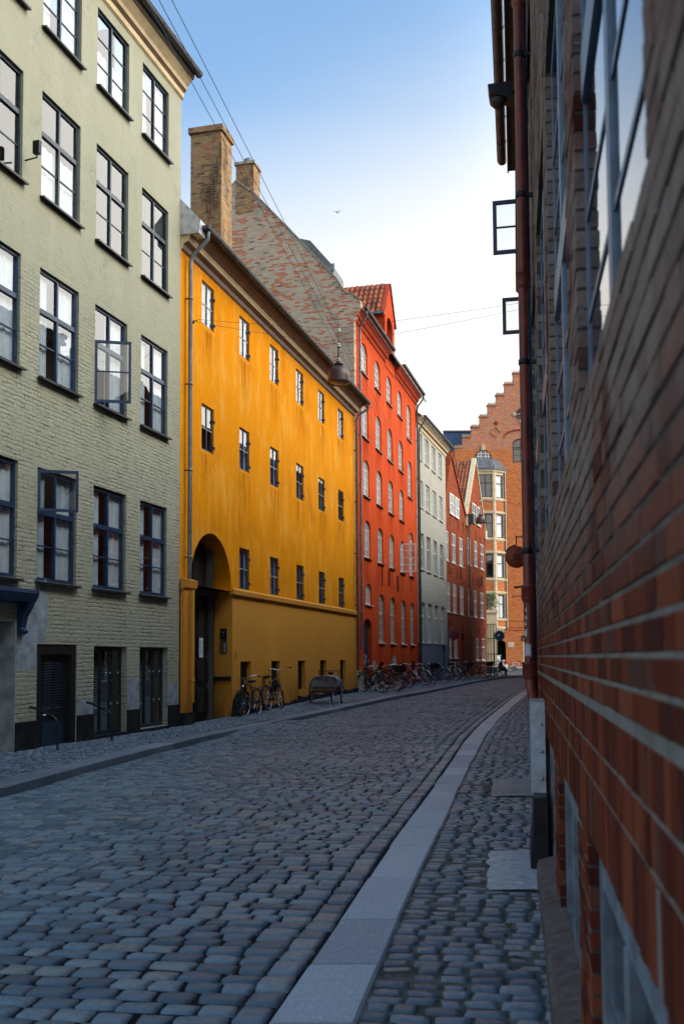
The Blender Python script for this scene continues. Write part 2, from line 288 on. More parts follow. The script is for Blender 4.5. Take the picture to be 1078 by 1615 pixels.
M['granite'] = stone_mat('granite_slab', [(0, (0.40, 0.48, 0.57)), (0.5, (0.50, 0.59, 0.68)), (1, (0.25, 0.31, 0.39))], (0.5, 0.7), speck=0.75, spk=55, dirt=(0.20, 0.22, 0.23))
M['granite_kerb'] = stone_mat('dark_granite_kerb', [(0, (0.17, 0.21, 0.25)), (0.5, (0.23, 0.28, 0.33)), (1, (0.12, 0.15, 0.18))], (0.5, 0.7), speck=0.7, spk=55)
M['granite_worn'] = stone_mat('worn_granite_slab', [(0, (0.20, 0.24, 0.28)), (0.5, (0.36, 0.42, 0.48)), (1, (0.16, 0.19, 0.23))], (0.5, 0.75), speck=0.9, spk=16, dirt=(0.10, 0.11, 0.11))
M['joint'] = simple('sandy_joint_dirt', (0.026, 0.028, 0.028), 0.95, var=0.5, scale=3, bump=0.6, spec=0.05)
M['joint_r'] = simple('pale_sandy_joint', (0.115, 0.12, 0.11), 0.95, var=0.5, scale=5, bump=0.6, spec=0.05)
M['asphalt'] = simple('grey_asphalt', (0.09, 0.092, 0.095), 0.95, var=0.2, scale=2, bump=0.3, spec=0.08)
def hand_brick_mat():
    s = N('hand_made_red_brick'); at = s.node('ShaderNodeAttribute', attribute_name='tint').outputs['Fac']
    c = s.ramp(at, [(0, (0.07, 0.016, 0.010)), (0.35, (0.13, 0.027, 0.013)), (0.7, (0.19, 0.040, 0.017)), (0.9, (0.25, 0.068, 0.03)), (1, (0.10, 0.045, 0.035))])
    v = s.coord(); x = s.node('ShaderNodeSeparateXYZ'); s.put(x.inputs[0], v)
    f = s.noise(30, v, 6, 0.7); g = s.noise(1.3, v, 5)
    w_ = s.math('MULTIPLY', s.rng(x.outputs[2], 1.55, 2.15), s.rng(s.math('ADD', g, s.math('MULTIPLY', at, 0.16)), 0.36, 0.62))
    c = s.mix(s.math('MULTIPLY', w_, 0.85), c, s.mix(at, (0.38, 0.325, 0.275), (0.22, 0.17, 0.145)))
    c = s.mix(s.rng(f, 0.45, 0.75, 0, 0.45), c, (0.07, 0.035, 0.028))
    return s.done(c, 0.85, s.bump(f, 0.6, 0.006), spec=0.12)
M['hand_brick'] = hand_brick_mat()
def mortar_mat():
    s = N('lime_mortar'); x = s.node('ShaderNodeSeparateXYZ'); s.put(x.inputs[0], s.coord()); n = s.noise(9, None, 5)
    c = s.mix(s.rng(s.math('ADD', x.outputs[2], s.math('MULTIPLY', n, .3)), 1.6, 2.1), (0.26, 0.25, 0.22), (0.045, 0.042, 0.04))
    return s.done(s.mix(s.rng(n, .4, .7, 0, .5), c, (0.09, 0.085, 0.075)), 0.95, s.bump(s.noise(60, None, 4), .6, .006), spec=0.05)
M['mortar'] = mortar_mat()
M['mortar_dk'] = simple('dark_cavity_mortar', (0.08, 0.07, 0.06), 0.95, var=0.3)
M['rough_granite'] = simple('rough_granite_plinth', (0.10, 0.085, 0.08), 0.8, var=0.45, scale=14, bump=0.7)

# ------------------------------------------------------------------ mesh building
class MB:
    def __init__(s): s.v = []; s.f = []; s.m = []; s.mats = []; s.T = None; s.sm = []
    def mi(s, m):
        if m not in s.mats: s.mats.append(m)
        return s.mats.index(m)
    def add(s, pts, faces, m, smooth=False):
        b = len(s.v)
        for p in pts:
            p = Vector(p); s.v.append(tuple(s.T @ p if s.T else p))
        i = s.mi(m)
        for f in faces: s.f.append([b + k for k in f]); s.m.append(i); s.sm.append(smooth)
    def quad(s, a, b, c, d, m): s.add([a, b, c, d], [(0, 1, 2, 3)], m)
    def box(s, x0, x1, y0, y1, z0, z1, m):
        s.add([(x, y, z) for x in (x0, x1) for y in (y0, y1) for z in (z0, z1)],
              [(0, 1, 3, 2), (4, 6, 7, 5), (0, 4, 5, 1), (2, 3, 7, 6), (0, 2, 6, 4), (1, 5, 7, 3)], m)
    def prism(s, poly, d0, d1, m, axis='y'):
        """poly in (x,z), extruded along y (axis 'y'); or (y,z) along x (axis 'x'); or (x,y) along z"""
        n = len(poly)
        def P(a, b, d): return (a, d, b) if axis == 'y' else (d, a, b) if axis == 'x' else (a, b, d)
        s.add([P(a, b, d0) for a, b in poly] + [P(a, b, d1) for a, b in poly],
              [tuple(range(n)), tuple(range(2*n - 1, n - 1, -1))] + [(i, i + n, (i + 1) % n + n, (i + 1) % n) for i in range(n)], m)
    def tube(s, pts, r, m, seg=8, caps=True):
        pts = [Vector(p) for p in pts]; n = len(pts); rs = r if isinstance(r, (list, tuple)) else [r]*n
        vs = []; prev = None
        for i, p in enumerate(pts):
            t = (pts[min(i + 1, n - 1)] - pts[max(i - 1, 0)]).normalized()
            if prev is None: a = t.orthogonal().normalized()
            else: a = (prev - t*prev.dot(t)).normalized()
            prev = a; b = t.cross(a)
            vs += [p + (a*math.cos(q*2*math.pi/seg) + b*math.sin(q*2*math.pi/seg))*rs[i] for q in range(seg)]
        fs = [(i*seg + q, i*seg + (q + 1) % seg, (i + 1)*seg + (q + 1) % seg, (i + 1)*seg + q) for i in range(n - 1) for q in range(seg)]
        s.add(vs, fs, m, True)
        if caps: s.add(vs[:seg], [tuple(range(seg - 1, -1, -1))], m); s.add(vs[-seg:], [tuple(range(seg))], m)
    def lathe(s, prof, m, seg=24, c=(0, 0, 0), axis='z'):
        vs = []
        for r, h in prof:
            for q in range(seg):
                a = q*2*math.pi/seg; x, y = r*math.cos(a), r*math.sin(a)
                p = (x, y, h) if axis == 'z' else (x, h, y) if axis == 'y' else (h, x, y)
                vs.append((c[0] + p[0], c[1] + p[1], c[2] + p[2]))
        n = len(prof)
        s.add(vs, [(i*seg + q, i*seg + (q + 1) % seg, (i + 1)*seg + (q + 1) % seg, (i + 1)*seg + q) for i in range(n - 1) for q in range(seg)], m, True)
    def torus(s, R_, r, m, seg=36, ring=8, c=(0, 0, 0)):
        """ring in the XZ plane"""
        pts = [(c[0] + R_*math.cos(a*2*math.pi/seg), c[1], c[2] + R_*math.sin(a*2*math.pi/seg)) for a in range(seg + 1)]
        s.tube(pts, r, m, ring, False)
    def build(s, name, parent=None, matrix=None):
        me = s.mesh(name); return link(name, me, parent, matrix)
    def mesh(s, name):
        me = bpy.data.meshes.new(name); me.from_pydata(s.v, [], s.f)
        for m in s.mats: me.materials.append(m)
        me.polygons.foreach_set('material_index', s.m); me.polygons.foreach_set('use_smooth', s.sm); me.update(); return me

def link(name, me, parent=None, matrix=None):
    o = bpy.data.objects.new(name, me); COL.objects.link(o)
    if parent is not None: o.parent = parent
    if matrix is not None: o.matrix_local = matrix
    return o
def tag(o, label=None, cat=None, group=None, kind=None):
    if label: o['label'] = label
    if cat: o['category'] = cat
    if group: o['group'] = group
    if kind: o['kind'] = kind
    return o
def empty(name, loc, rz=0.0, label=None, cat=None, group=None, rot=None):
    o = bpy.data.objects.new(name, None); COL.objects.link(o); o.location = loc
    o.rotation_euler = rot if rot else (0, 0, rz); o.empty_display_size = 0.3
    return tag(o, label, cat, group)
def copy_tree(o, parent=None):
    c = o.copy(); COL.objects.link(c); c.parent = parent
    for ch in list(o.children): copy_tree(ch, c)
    return c
def np_mesh(name, verts, faces, mats, tint=None, smooth=True, fmat=None):
    me = bpy.data.meshes.new(name); nv, nf = len(verts), len(faces)
    me.vertices.add(nv); me.vertices.foreach_set('co', np.ascontiguousarray(verts, dtype=np.float32).ravel())
    k = faces.shape[1]; me.loops.add(nf*k); me.loops.foreach_set('vertex_index', np.ascontiguousarray(faces, dtype=np.int32).ravel())
    me.polygons.add(nf); me.polygons.foreach_set('loop_start', np.arange(0, nf*k, k, dtype=np.int32))
    me.polygons.foreach_set('use_smooth', np.full(nf, smooth))
    for m in mats: me.materials.append(m)
    if fmat is not None: me.polygons.foreach_set('material_index', np.ascontiguousarray(fmat, dtype=np.int32))
    me.update(calc_edges=True); me.validate()
    if tint is not None:
        a = me.attributes.new('tint', 'FLOAT', 'POINT'); a.data.foreach_set('value', np.ascontiguousarray(tint, dtype=np.float32))
    return me

# facade with openings: ops = (u0,u1,h0,h1,rise,depth)
def arc_pts(u0, u1, top, rise, n=10):
    c, a = (u0 + u1)/2, (u1 - u0)/2
    return [(c - a*math.cos(math.pi*i/n), top - rise + rise*math.sin(math.pi*i/n)) for i in range(n + 1)]
def facade(mb, u0, u1, h0, h1, ops, m, mr=None, y=0.0, grid=None):
    mr = mr or m
    us = sorted({u0, u1, *[o[0] for o in ops], *[o[1] for o in ops]}); us = [u for u in us if u0 <= u <= u1]
    hs = sorted({h0, h1, *[o[2] for o in ops], *[o[3] for o in ops]}); hs = [h for h in hs if h0 <= h <= h1]
    for a, b in zip(us, us[1:]):
        run = None
        for c, d in zip(hs, hs[1:]):
            cu, ch = (a + b)/2, (c + d)/2
            hole = any(o[0] < cu < o[1] and o[2] < ch < o[3] for o in ops)
            if not hole and run is None: run = c
            if hole and run is not None: mb.quad((a, y, run), (b, y, run), (b, y, c), (a, y, c), m); run = None
        if run is not None: mb.quad((a, y, run), (b, y, run), (b, y, hs[-1]), (a, y, hs[-1]), m)
    for o in ops:
        a, b, c, d = o[:4]; rise = o[4] if len(o) > 4 else 0; dp = o[5] if len(o) > 5 else 0.16; e = y + dp; s = d - rise
        mm = o[6] if len(o) > 6 else mr
        mb.quad((a, y, c), (a, e, c), (a, e, s), (a, y, s), mm); mb.quad((b, y, s), (b, e, s), (b, e, c), (b, y, c), mm)
        mb.quad((a, y, c), (b, y, c), (b, e, c), (a, e, c), mm)
        if rise:
            ap = arc_pts(a, b, d, rise, 14)
            for p, q in zip(ap, ap[1:]):
                mb.quad((p[0], y, p[1]), (q[0], y, q[1]), (q[0], y, d), (p[0], y, d), m)
                mb.quad((p[0], y, p[1]), (p[0], e, p[1]), (q[0], e, q[1]), (q[0], y, q[1]), mm)
        else: mb.quad((a, y, d), (a, e, d), (b, e, d), (b, y, d), mm)
def shell(mb, u0, u1, dep, h0, h1, m, mi, gap=1.3):
    """side, back walls and the dim inner wall seen through windows"""
    mb.quad((u0, 0, h0), (u0, 0, h1), (u0, dep, h1), (u0, dep, h0), m); mb.quad((u1, 0, h0), (u1, dep, h0), (u1, dep, h1), (u1, 0, h1), m)
    mb.quad((u0, dep, h0), (u0, dep, h1), (u1, dep, h1), (u1, dep, h0), m)
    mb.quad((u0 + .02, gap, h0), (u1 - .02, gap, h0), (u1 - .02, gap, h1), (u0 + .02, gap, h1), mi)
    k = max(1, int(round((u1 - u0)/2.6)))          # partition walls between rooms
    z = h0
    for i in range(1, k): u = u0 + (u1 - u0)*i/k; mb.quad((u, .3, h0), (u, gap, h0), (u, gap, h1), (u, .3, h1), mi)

# windows: frame object > pane, sill, curtain
WC = {}
def win_meshes(key, w, h, rise=0.0, t=0.06, cols=2, bars=(), mull=0.05, fm='teal', bm=None, bt=0.02, subs=(), gy=0.028):
    """bars: (height fraction, thickness); subs: per-column thin vertical bars fraction"""
    if key in WC: return WC[key]
    f = MB(); m = M[fm]; b2 = M[bm] if bm else m; s = h - rise
    f.box(0, t, 0, .07, 0, s, m); f.box(w - t, w, 0, .07, 0, s, m); f.box(t, w - t, 0, .07, 0, t*1.2, m)
    if rise:
        o = arc_pts(0, w, h, rise, 12); i_ = arc_pts(t, w - t, h - t, rise - t*.4, 12); n = len(o)
        f.add([(x, 0, z) for x, z in o] + [(x, 0, z) for x, z in i_] + [(x, .07, z) for x, z in i_],
              [(k, k + 1, n + k + 1, n + k) for k in range(n - 1)] + [(n + k, n + k + 1, 2*n + k + 1, 2*n + k) for k in range(n - 1)], m)
    else: f.box(t, w - t, 0, .07, h - t, h, m)
    def top(x):
        if not rise: return h - t
        a = w/2; return s + (rise - t*.5)*math.sqrt(max(0, 1 - ((x - a)/a)**2))
    for c in range(1, cols): x = w*c/cols; f.box(x - mull/2, x + mull/2, -.006, .075, t*1.2, top(x), m)
    for fr, th in bars:
        if .03 < th < .035: f.box(t, w - t, gy - .005, .06, h*fr - th*.36, h*fr + th*.36, m)
        elif th > 0.03: f.box(t, w - t, -.008, .072, h*fr - th/2, h*fr + th/2, m)
        else: f.box(t, w - t, gy - .013, .058, h*fr - th/2, h*fr + th/2, b2)
    for x in subs: f.box(w*x - bt/2, w*x + bt/2, gy - .011, .056, t*1.2, top(w*x) - .01, b2)
    g = MB()
    if rise:
        i_ = arc_pts(t*.5, w - t*.5, h - t*.5, rise, 12); pts = [(t*.5, gy, t*.5)] + [(x, gy, z) for x, z in i_] + [(w - t*.5, gy, t*.5)]
        g.add(pts, [tuple(range(len(pts)))], M['glass'])
    else: g.quad((t*.5, gy, t*.5), (w - t*.5, gy, t*.5), (w - t*.5, gy, h - t*.5), (t*.5, gy, h - t*.5), M['glass'])
    WC[key] = (f.mesh('window'), g.mesh('pane'), w, h); return WC[key]
def curtain_mesh(w, h, kind):
    key = ('c', round(w, 2), round(h, 2), kind)
    if key in WC: return WC[key]
    mb = MB()
    def drape(x0, x1, z0, z1):
        n = 22; pts = []
        for i in range(n + 1):
            x = x0 + (x1 - x0)*i/n; y = .10 + .018*math.sin(i*1.9) + .01*math.sin(i*.7 + 2)
            pts += [(x, y, z0), (x, y*.98 + .003, z1)]
        mb.add(pts, [(2*i, 2*i + 2, 2*i + 3, 2*i + 1) for i in range(n)], M['curtain_b' if kind == 'blue' else 'curtain'], True)
    if kind == 'pair': drape(.05, w*.32, .03, h - .03); drape(w*.56, w - .05, .03, h - .03)
    elif kind == 'far': drape(w*.5, w - .05, .03, h - .03)
    elif kind == 'full': drape(.05, w - .05, .03, h - .03)
    elif kind == 'blue': drape(.03, w - .03, .03, h - .03)
    elif kind == 'half': drape(.05, w - .05, .03, h*.55)
    elif kind in ('blind', 'blind_g'):
        z = .05
        while z < h - .06:
            mb.quad((.05, .15, z), (w - .05, .15, z), (w - .05, .172, z + .032), (.05, .172, z + .032), M[kind]); z += .05
    WC[key] = mb.mesh('curtain' if 'blind' not in kind else 'blind'); return WC[key]
SILL = {}
def place_win(par, key, u, h, y=0.09, curtain=None, sill=None, T=None, sd=0.09, so=0.05):
    fm, gm, w, hh = WC[key]
    mt = Matrix.Translation((u, y, h)); mt = T @ mt if T else mt
    o = link('window', fm, par, mt); link('pane', gm, o)
    if curtain: link('blind' if 'blind' in curtain else 'curtain', curtain_mesh(w, hh, curtain), o)
    if sill:
        k = (key, sill, y)
        if k not in SILL:
            mb = MB(); mb.add([(-so, -y - sd, -.055), (w + so, -y - sd, -.055), (w + so, .0, -.03), (-so, 0, -.03), (-so, -y - sd, -.02), (w + so, -y - sd, -.02), (w + so, .0, .004), (-so, 0, .004)],
                [(0, 1, 2, 3), (4, 7, 6, 5), (0, 4, 5, 1), (1, 5, 6, 2), (2, 6, 7, 3), (3, 7, 4, 0)], M[sill]); SILL[k] = mb.mesh('sill')
        link('sill', SILL[k], o)
    return o
def moulding(mb, prof, u0, u1, m):
    """prof: [(out, h, mat)] polyline, swept along u; 'out' is toward the street (-y)"""
    for (o0, h0, _), (o1, h1, mm) in zip(prof, prof[1:]):
        mb.quad((u0, -o0, h0), (u1, -o0, h0), (u1, -o1, h1), (u0, -o1, h1), mm or m)
    pts = [(-o, h) for o, h, _ in prof]
    for u in (u0, u1): mb.add([(u, a, b) for a, b in pts] + [(u, 0.0, prof[-1][1]), (u, 0.0, prof[0][1])], [tuple(range(len(pts) + 2))], m)
def gutter(par, u0, u1, out, h, r=0.085, m='zinc_dk'):
    mb = MB(); n = 9
    ring = [(-out - r*math.cos(math.pi*i/n), h - r*math.sin(math.pi*i/n)) for i in range(n + 1)]
    ring += [(-out + (r - .008)*math.cos(math.pi*i/n), h - (r - .008)*math.sin(math.pi*i/n)) for i in range(n + 1)]
    k = len(ring)
    mb.add([(u0, a, b) for a, b in ring] + [(u1, a, b) for a, b in ring], [(i, i + k, (i + 1) % k + k, (i + 1) % k) for i in range(k)] , M[m], False)
    for u in (u0, u1): mb.add([(u, a, b) for a, b in ring[:n + 1]], [tuple(range(n + 1))], M[m])
    mb.tube([(u0, -out - r, h), (u1, -out - r, h)], .012, M['zinc'], 6)
    u = u0 + .4
    while u < u1: mb.box(u, u + .03, -out - r - .012, -out + r, h - .01, h + .012, M[m]); mb.tube([(u + .45, -out - r*1.04*math.cos(q), h - r*1.04*math.sin(q)) for q in np.linspace(0, 3.14, 7)], .008, M[m], 4); u += 0.9
    return mb.build('gutter', par)
def downpipe(par, u, top, bot, out, r=0.045, m='zinc', gut=None, brackets=2.0, y=0.0):
    mb = MB(); pts = []
    if gut: pts += [(gut[0], -gut[1], gut[2]), (gut[0], -gut[1], gut[2] - .18), (u + (gut[0] - u)*.15, -out - (gut[1] - out)*.12, top + .12)]
    pts += [(u, -out, top - .05), (u, -out, (top + bot)/2), (u, -out, bot)]
    mb.tube(pts, r, M[m], 10); h = bot + .5
    while h < top - .3: mb.lathe([(r + .002, -.03), (r + .012, -.025), (r + .012, .025), (r + .002, .03)], M[m], 10, (u, -out, h)); mb.box(u - .012, u + .012, -out, y, h - .012, h + .012, M['iron']); h += brackets
    return mb.build('downpipe', par)
def pantiles(par, T, W, L, name='roof', tw=0.24, tl=0.36):
    """tiles in the local XY plane of T: x along the eave, y up the slope"""
    nu, nv = int(W/tw), int(L/tl); k = 6
    xs = np.arange(nu*k + 1)/k*tw; prof = 0.045*np.sin(np.arange(nu*k + 1)/k*2*np.pi)
    V = []; F = []; tint = []; base = 0
    rt = rng.random((nv, nu + 1))
    for j in range(nv):
        jit = rng.normal(0, .006, nu + 1)
        for (yy, zz) in ((j*tl - .04, .035), ((j + 1)*tl, 0.0)):
            for i in range(nu*k + 1): V.append((xs[i], yy + jit[i//k], prof[i] + zz)); tint.append(rt[j, i//k])
        for i in range(nu*k): F.append((base + i, base + i + 1, base + nu*k + 2 + i, base + nu*k + 1 + i))
        base += 2*(nu*k + 1)
    V = np.array(V); Mx = np.array(T); V = V @ Mx[:3, :3].T + Mx[:3, 3]
    me = np_mesh(name, V, np.array(F), [M['tile']], np.array(tint), smooth=True)
    return link(name, me, par)
def frame_T(o, x, y):
    x = Vector(x).normalized(); y = Vector(y); y = (y - x*y.dot(x)).normalized(); z = x.cross(y)
    return Matrix(((x.x, y.x, z.x, o[0]), (x.y, y.y, z.y, o[1]), (x.z, y.z, z.z, o[2]), (0, 0, 0, 1)))

def gz(y): t = min(1, max(0, (y - 23)/13)); return 0.17*t*t*(3 - 2*t)
def bld(name, p0, d, label, cat='building', group=None):
    return empty(name, (p0[0], p0[1], 0), math.atan2(d[1], d[0]), label, cat, group)

# ------------------------------------------------------------------ ground, road, pavements
KB = np.array([(-6.3, -2), (-5.6, 2.5), (-4.75, 7.5), (-4.03, 11.6), (-3.42, 15.8), (-2.36, 21.0), (-1.2, 25.2), (1.05, 31.9), (3.25, 39.1), (7.3, 54.7), (11.44, 69.3), (13.3, 76)])
SLF = np.array([(-1.3, -2), (-0.56, 2.8), (-.31, 4.23), (-.21, 4.66), (0, 5.91), (.21, 7.17), (.46, 8.56), (.72, 9.9), (1.29, 12.96), (2.34, 18.85), (3.49, 24.33), (6.35, 36), (10.3, 53), (15, 70), (17, 76)])
SRT = np.array([(-.85, -2), (-.19, 2.8), (.05, 4.22), (.31, 5.84), (.48, 6.73), (.90, 9.09), (1.45, 12.24), (2.78, 19.43), (3.92, 24.82), (6.72, 36), (10.7, 53), (15.4, 70), (17.4, 76)])
FAC = np.array([(-10.5, -2), (-9.1, 3.09), (-3.65, 22.33), (.52, 38.41), (3.93, 51.72), (5.86, 59.17), (10.8, 74.4), (11.3, 76)])
def smooth_curve(P):
    ys = np.arange(P[0, 1], P[-1, 1], 0.25); xs = np.interp(ys, P[:, 1], P[:, 0]); k = np.ones(13)/13
    return ys, np.convolve(np.pad(xs, 6, mode='reflect', reflect_type='odd'), k, 'valid')
_kb, _sl, _sr = smooth_curve(KB), smooth_curve(SLF), smooth_curve(SRT)
def kbx(y): return np.interp(y, *_kb)
def slx(y): return np.interp(y, *_sl)
def srx(y): return np.interp(y, *_sr)
def facx(y): return np.interp(y, FAC[:, 1], FAC[:, 0])
def wallx(y): return np.where(y < 11.6, .19 + .17043*y, .5 + .1750*y)
def gza(y): t = np.clip((y - 23)/13, 0, 1); return 0.17*t*t*(3 - 2*t)
def dropk(y): return np.interp(y, [20.2, 21.4, 24.2, 25.4], [0, 1, 1, 0])
def road_z(x, y):
    f = np.clip((x - kbx(y))/(slx(y) - kbx(y) + 1e-6), 0, 1)
    return gza(y) - .11*(1 - f)**1.3 + .085*dropk(y)*(1 - f)**5 + .012*np.sin(x*1.7 + y*.9)*np.sin(y*1.1) + .05*np.sin(np.pi*f)*.6

def setts(cx, cy, cz, ang, a, b, H=0.03, jit=0.012, dome=0.012, tilt=0.02, fine=False):
    """dressed stones with worn tops: arrays of centre, angle, half sizes -> verts, faces, tint"""
    n = len(cx); g = np.array([-1, -.93, -.5, .5, .93, 1]) if fine else np.array([-1, -.86, .86, 1]); m = len(g)
    gu, gv = np.meshgrid(g, g); gu = gu.ravel(); gv = gv.ravel(); e = np.maximum(np.abs(gu), np.abs(gv))
    edge = e == 1; corner = (np.abs(gu) > .8) & (np.abs(gv) > .8); sq = np.where(corner, .968, 1)
    U = gu[None]*a[:, None]*sq; V_ = gv[None]*b[:, None]*sq
    cj = rng.normal(0, jit, (n, 4, 2)); wts = np.stack([(1 - gu)*(1 - gv), (1 + gu)*(1 - gv), (1 - gu)*(1 + gv), (1 + gu)*(1 + gv)], 1)/4
    U = U + np.einsum('kc,nc->nk', wts, cj[:, :, 0]); V_ = V_ + np.einsum('kc,nc->nk', wts, cj[:, :, 1])
    Z = np.where(edge, -H, np.where(e > .9, -.0035, 0) if fine else 0)[None] + np.where(edge, 0, rng.normal(0, .0022 if fine else .0015, (n, m*m))) + dome*(1 - .5*(gu**2 + gv**2))[None]
    tl = rng.normal(0, tilt, (n, 2)); Z = Z + U*tl[:, :1] + V_*tl[:, 1:] + rng.normal(0, .0018, (n, 1))
    c, s_ = np.cos(ang)[:, None], np.sin(ang)[:, None]
    P = np.stack([cx[:, None] + U*c - V_*s_, cy[:, None] + U*s_ + V_*c, cz[:, None] + Z], 2).reshape(-1, 3)
    q = np.array([(i + m*j, i + 1 + m*j, i + m + 1 + m*j, i + m + m*j) for j in range(m - 1) for i in range(m - 1)])
    F = (q[None] + m*m*np.arange(n)[:, None, None]).reshape(-1, 4)
    return P, F, np.repeat(rng.random(n), m*m)

def strip_sheet(name, fl, fr, y0, y1, zf, mat, dy=0.5, nx=8, parent=None):
    ys = np.arange(y0, y1 + dy, dy); V = []
    for y in ys:
        for i in range(nx + 1): x = fl(y) + (fr(y) - fl(y))*i/nx; V.append((x, y, zf(x, y)))
    F = [(r*(nx + 1) + i, r*(nx + 1) + i + 1, (r + 1)*(nx + 1) + i + 1, (r + 1)*(nx + 1) + i) for r in range(len(ys) - 1) for i in range(nx)]
    return np.array(V, float), np.array(F)
def merge(parts):
    V, F, Tn, Fm = [], [], [], []; b = 0
    for v, f, t, m in parts:
        V.append(v); F.append(f + b); Tn.append(t if t is not None else np.zeros(len(v))); Fm.append(np.full(len(f), m)); b += len(v)
    return np.concatenate(V), np.concatenate(F), np.concatenate(Tn), np.concatenate(Fm)

# whole ground sheet to the horizon
mb = MB(); mb.quad((-600, -300, -.6), (600, -300, -.6), (600, 900, -.6), (-600, 900, -.6), M['asphalt']); tag(mb.build('ground'), kind='structure')

# cobbled road
def fill_row(y, h, fl, fr, Lm, Ls, mid, out, wd, gap=(.004, .008), gap2=(.006, .012)):
    """one course of stones laid tight from edge to edge along direction h through (mid, y)"""
    n = (math.cos(h), math.sin(h)); tl = tr = 0.0
    for _ in range(4): tl = (float(fl(y + n[1]*tl)) - mid)/n[0]; tr = (float(fr(y + n[1]*tr)) - mid)/n[0]
    k = max(1, int(round((tr - tl)/Lm))); ws = [max(.55, random.gauss(1, Ls)) for _ in range(k)]; sc = (tr - tl)/sum(ws); t = tl
    ph = random.uniform(0, 6)
    for w_ in ws:
        L = w_*sc; c = t + L/2; t += L; wv = .012*math.sin(c*1.1 + ph*.2) + random.gauss(0, .003)
        out.append((mid + n[0]*c - n[1]*wv, y + n[1]*c + n[0]*wv, h + random.gauss(0, .018), L/2 - random.uniform(*gap), wd/2 - random.uniform(*gap2)))
y = 2.3; out = []
while y < 62:
    mid = (float(kbx(y)) + float(slx(y)))/2
    dx = (float(kbx(y + 1.5)) + float(slx(y + 1.5)) - float(kbx(y - 1.5)) - float(slx(y - 1.5)))/2/3
    pitch = (0.131 if y < 40 else 0.19)*random.uniform(.95, 1.06)
    fill_row(y, math.atan2(-dx, 1), lambda q: kbx(q) + .01, lambda q: slx(q) - .172, .188, .17, mid, out, pitch, (.004, .009), (.005, .010)); y += pitch*math.sqrt(1 + dx*dx)
cx, cy, an, aa, bb = (list(q) for q in zip(*out))
y = 2.4                                                    # one lengthwise course along the flush granite strip
while y < 45:
    L = random.uniform(.17, .26); x = float(slx(y + L/2)); sl_ = float(slx(y + .5) - slx(y - .5))
    cx.append(x - .095); cy.append(y + L/2); an.append(math.atan2(1, sl_)); aa.append(L/2 - .006); bb.append(.074); y += L*.975
cx, cy, an, aa, bb = map(np.array, (cx, cy, an, aa, bb))
nr = cy < 17; rz_ = road_z(cx, cy)
P, F, Tn = setts(cx[nr], cy[nr], rz_[nr], an[nr], aa[nr], bb[nr], H=.030, jit=.006, dome=.0035, tilt=.008, fine=True)
Pf, Ff, Tf = setts(cx[~nr], cy[~nr], rz_[~nr], an[~nr], aa[~nr], bb[~nr], H=.030, jit=.006, dome=.0035, tilt=.008)
Vb, Fb = strip_sheet('j', lambda y: float(kbx(y)) - .06, lambda y: float(slx(y)) + .03, 1.5, 62, lambda x, y: float(road_z(x, y)) - .013, M['joint'])
Va, Fa = strip_sheet('a', lambda y: float(kbx(y)) - .06 if y < 70 else 8.0, lambda y: float(slx(y)) + 6, 61.6, 110, lambda x, y: .115, M['asphalt'])
V, F2, T2, Fm = merge([(P, F, Tn, 0), (Pf, Ff, Tf, 0), (Vb, Fb, None, 1), (Va, Fa, None, 2)])
tag(link('road', np_mesh('road', V, F2, [M['cobble'], M['joint'], M['asphalt']], T2, True, Fm)), kind='structure')

# flush granite strip and raised granite kerb: rows of long slabs
def slab_row(name, fl, fr, y0, y1, top, H, lens, mat='granite'):
    V, F, T_, = [], [], []; y = y0; b = 0
    while y < y1:
        L = random.uniform(*lens); e = min(y + L, y1); g = .007; n = 3; t = random.random(); jl = random.gauss(0, .005); jr = random.gauss(0, .006)
        ring = []
        for k in range(n + 1):
            yy = y + g + (e - y - 2*g)*k/n
            xl, xr = float(fl(yy)), float(fr(yy)); z = top(xl, yy); z2 = top(xr, yy)
            ring.append([(xl + jl, yy, z - H), (xl + jl, yy, z - .012), (xl + .014 + jl, yy, z), (xr - .014 + jr, yy, z2), (xr + jr, yy, z2 - .012), (xr + jr, yy, z2 - H)])
        for r_ in ring: V += r_; T_ += [t]*6
        for k in range(n): F += [(b + 6*k + i, b + 6*k + i + 1, b + 6*k + 7 + i, b + 6*k + 6 + i)[::-1] for i in range(5)]
        for k in (0, n): F += [(b + 6*k + 0, b + 6*k + 1, b + 6*k + 4, b + 6*k + 5), (b + 6*k + 1, b + 6*k + 2, b + 6*k + 3, b + 6*k + 4)]
        b += 6*(n + 1); y = e
    return np_mesh(name, np.array(V), np.array(F), [M[mat]], np.array(T_), smooth=False)
tag(link('kerb', slab_row('kerb', lambda y: kbx(y) - .33, lambda y: kbx(y), 3.0, 74, lambda x, y: float(gza(y) - .012*dropk(y)), 0.2, (.9, 1.5), 'granite_kerb')), kind='structure')
tag(link('granite_strip', slab_row('granite_strip', lambda y: slx(y), lambda y: srx(y), 2.3, 60, lambda x, y: float(gza(y)) + .006, .12, (.75, 1.25))), kind='structure')

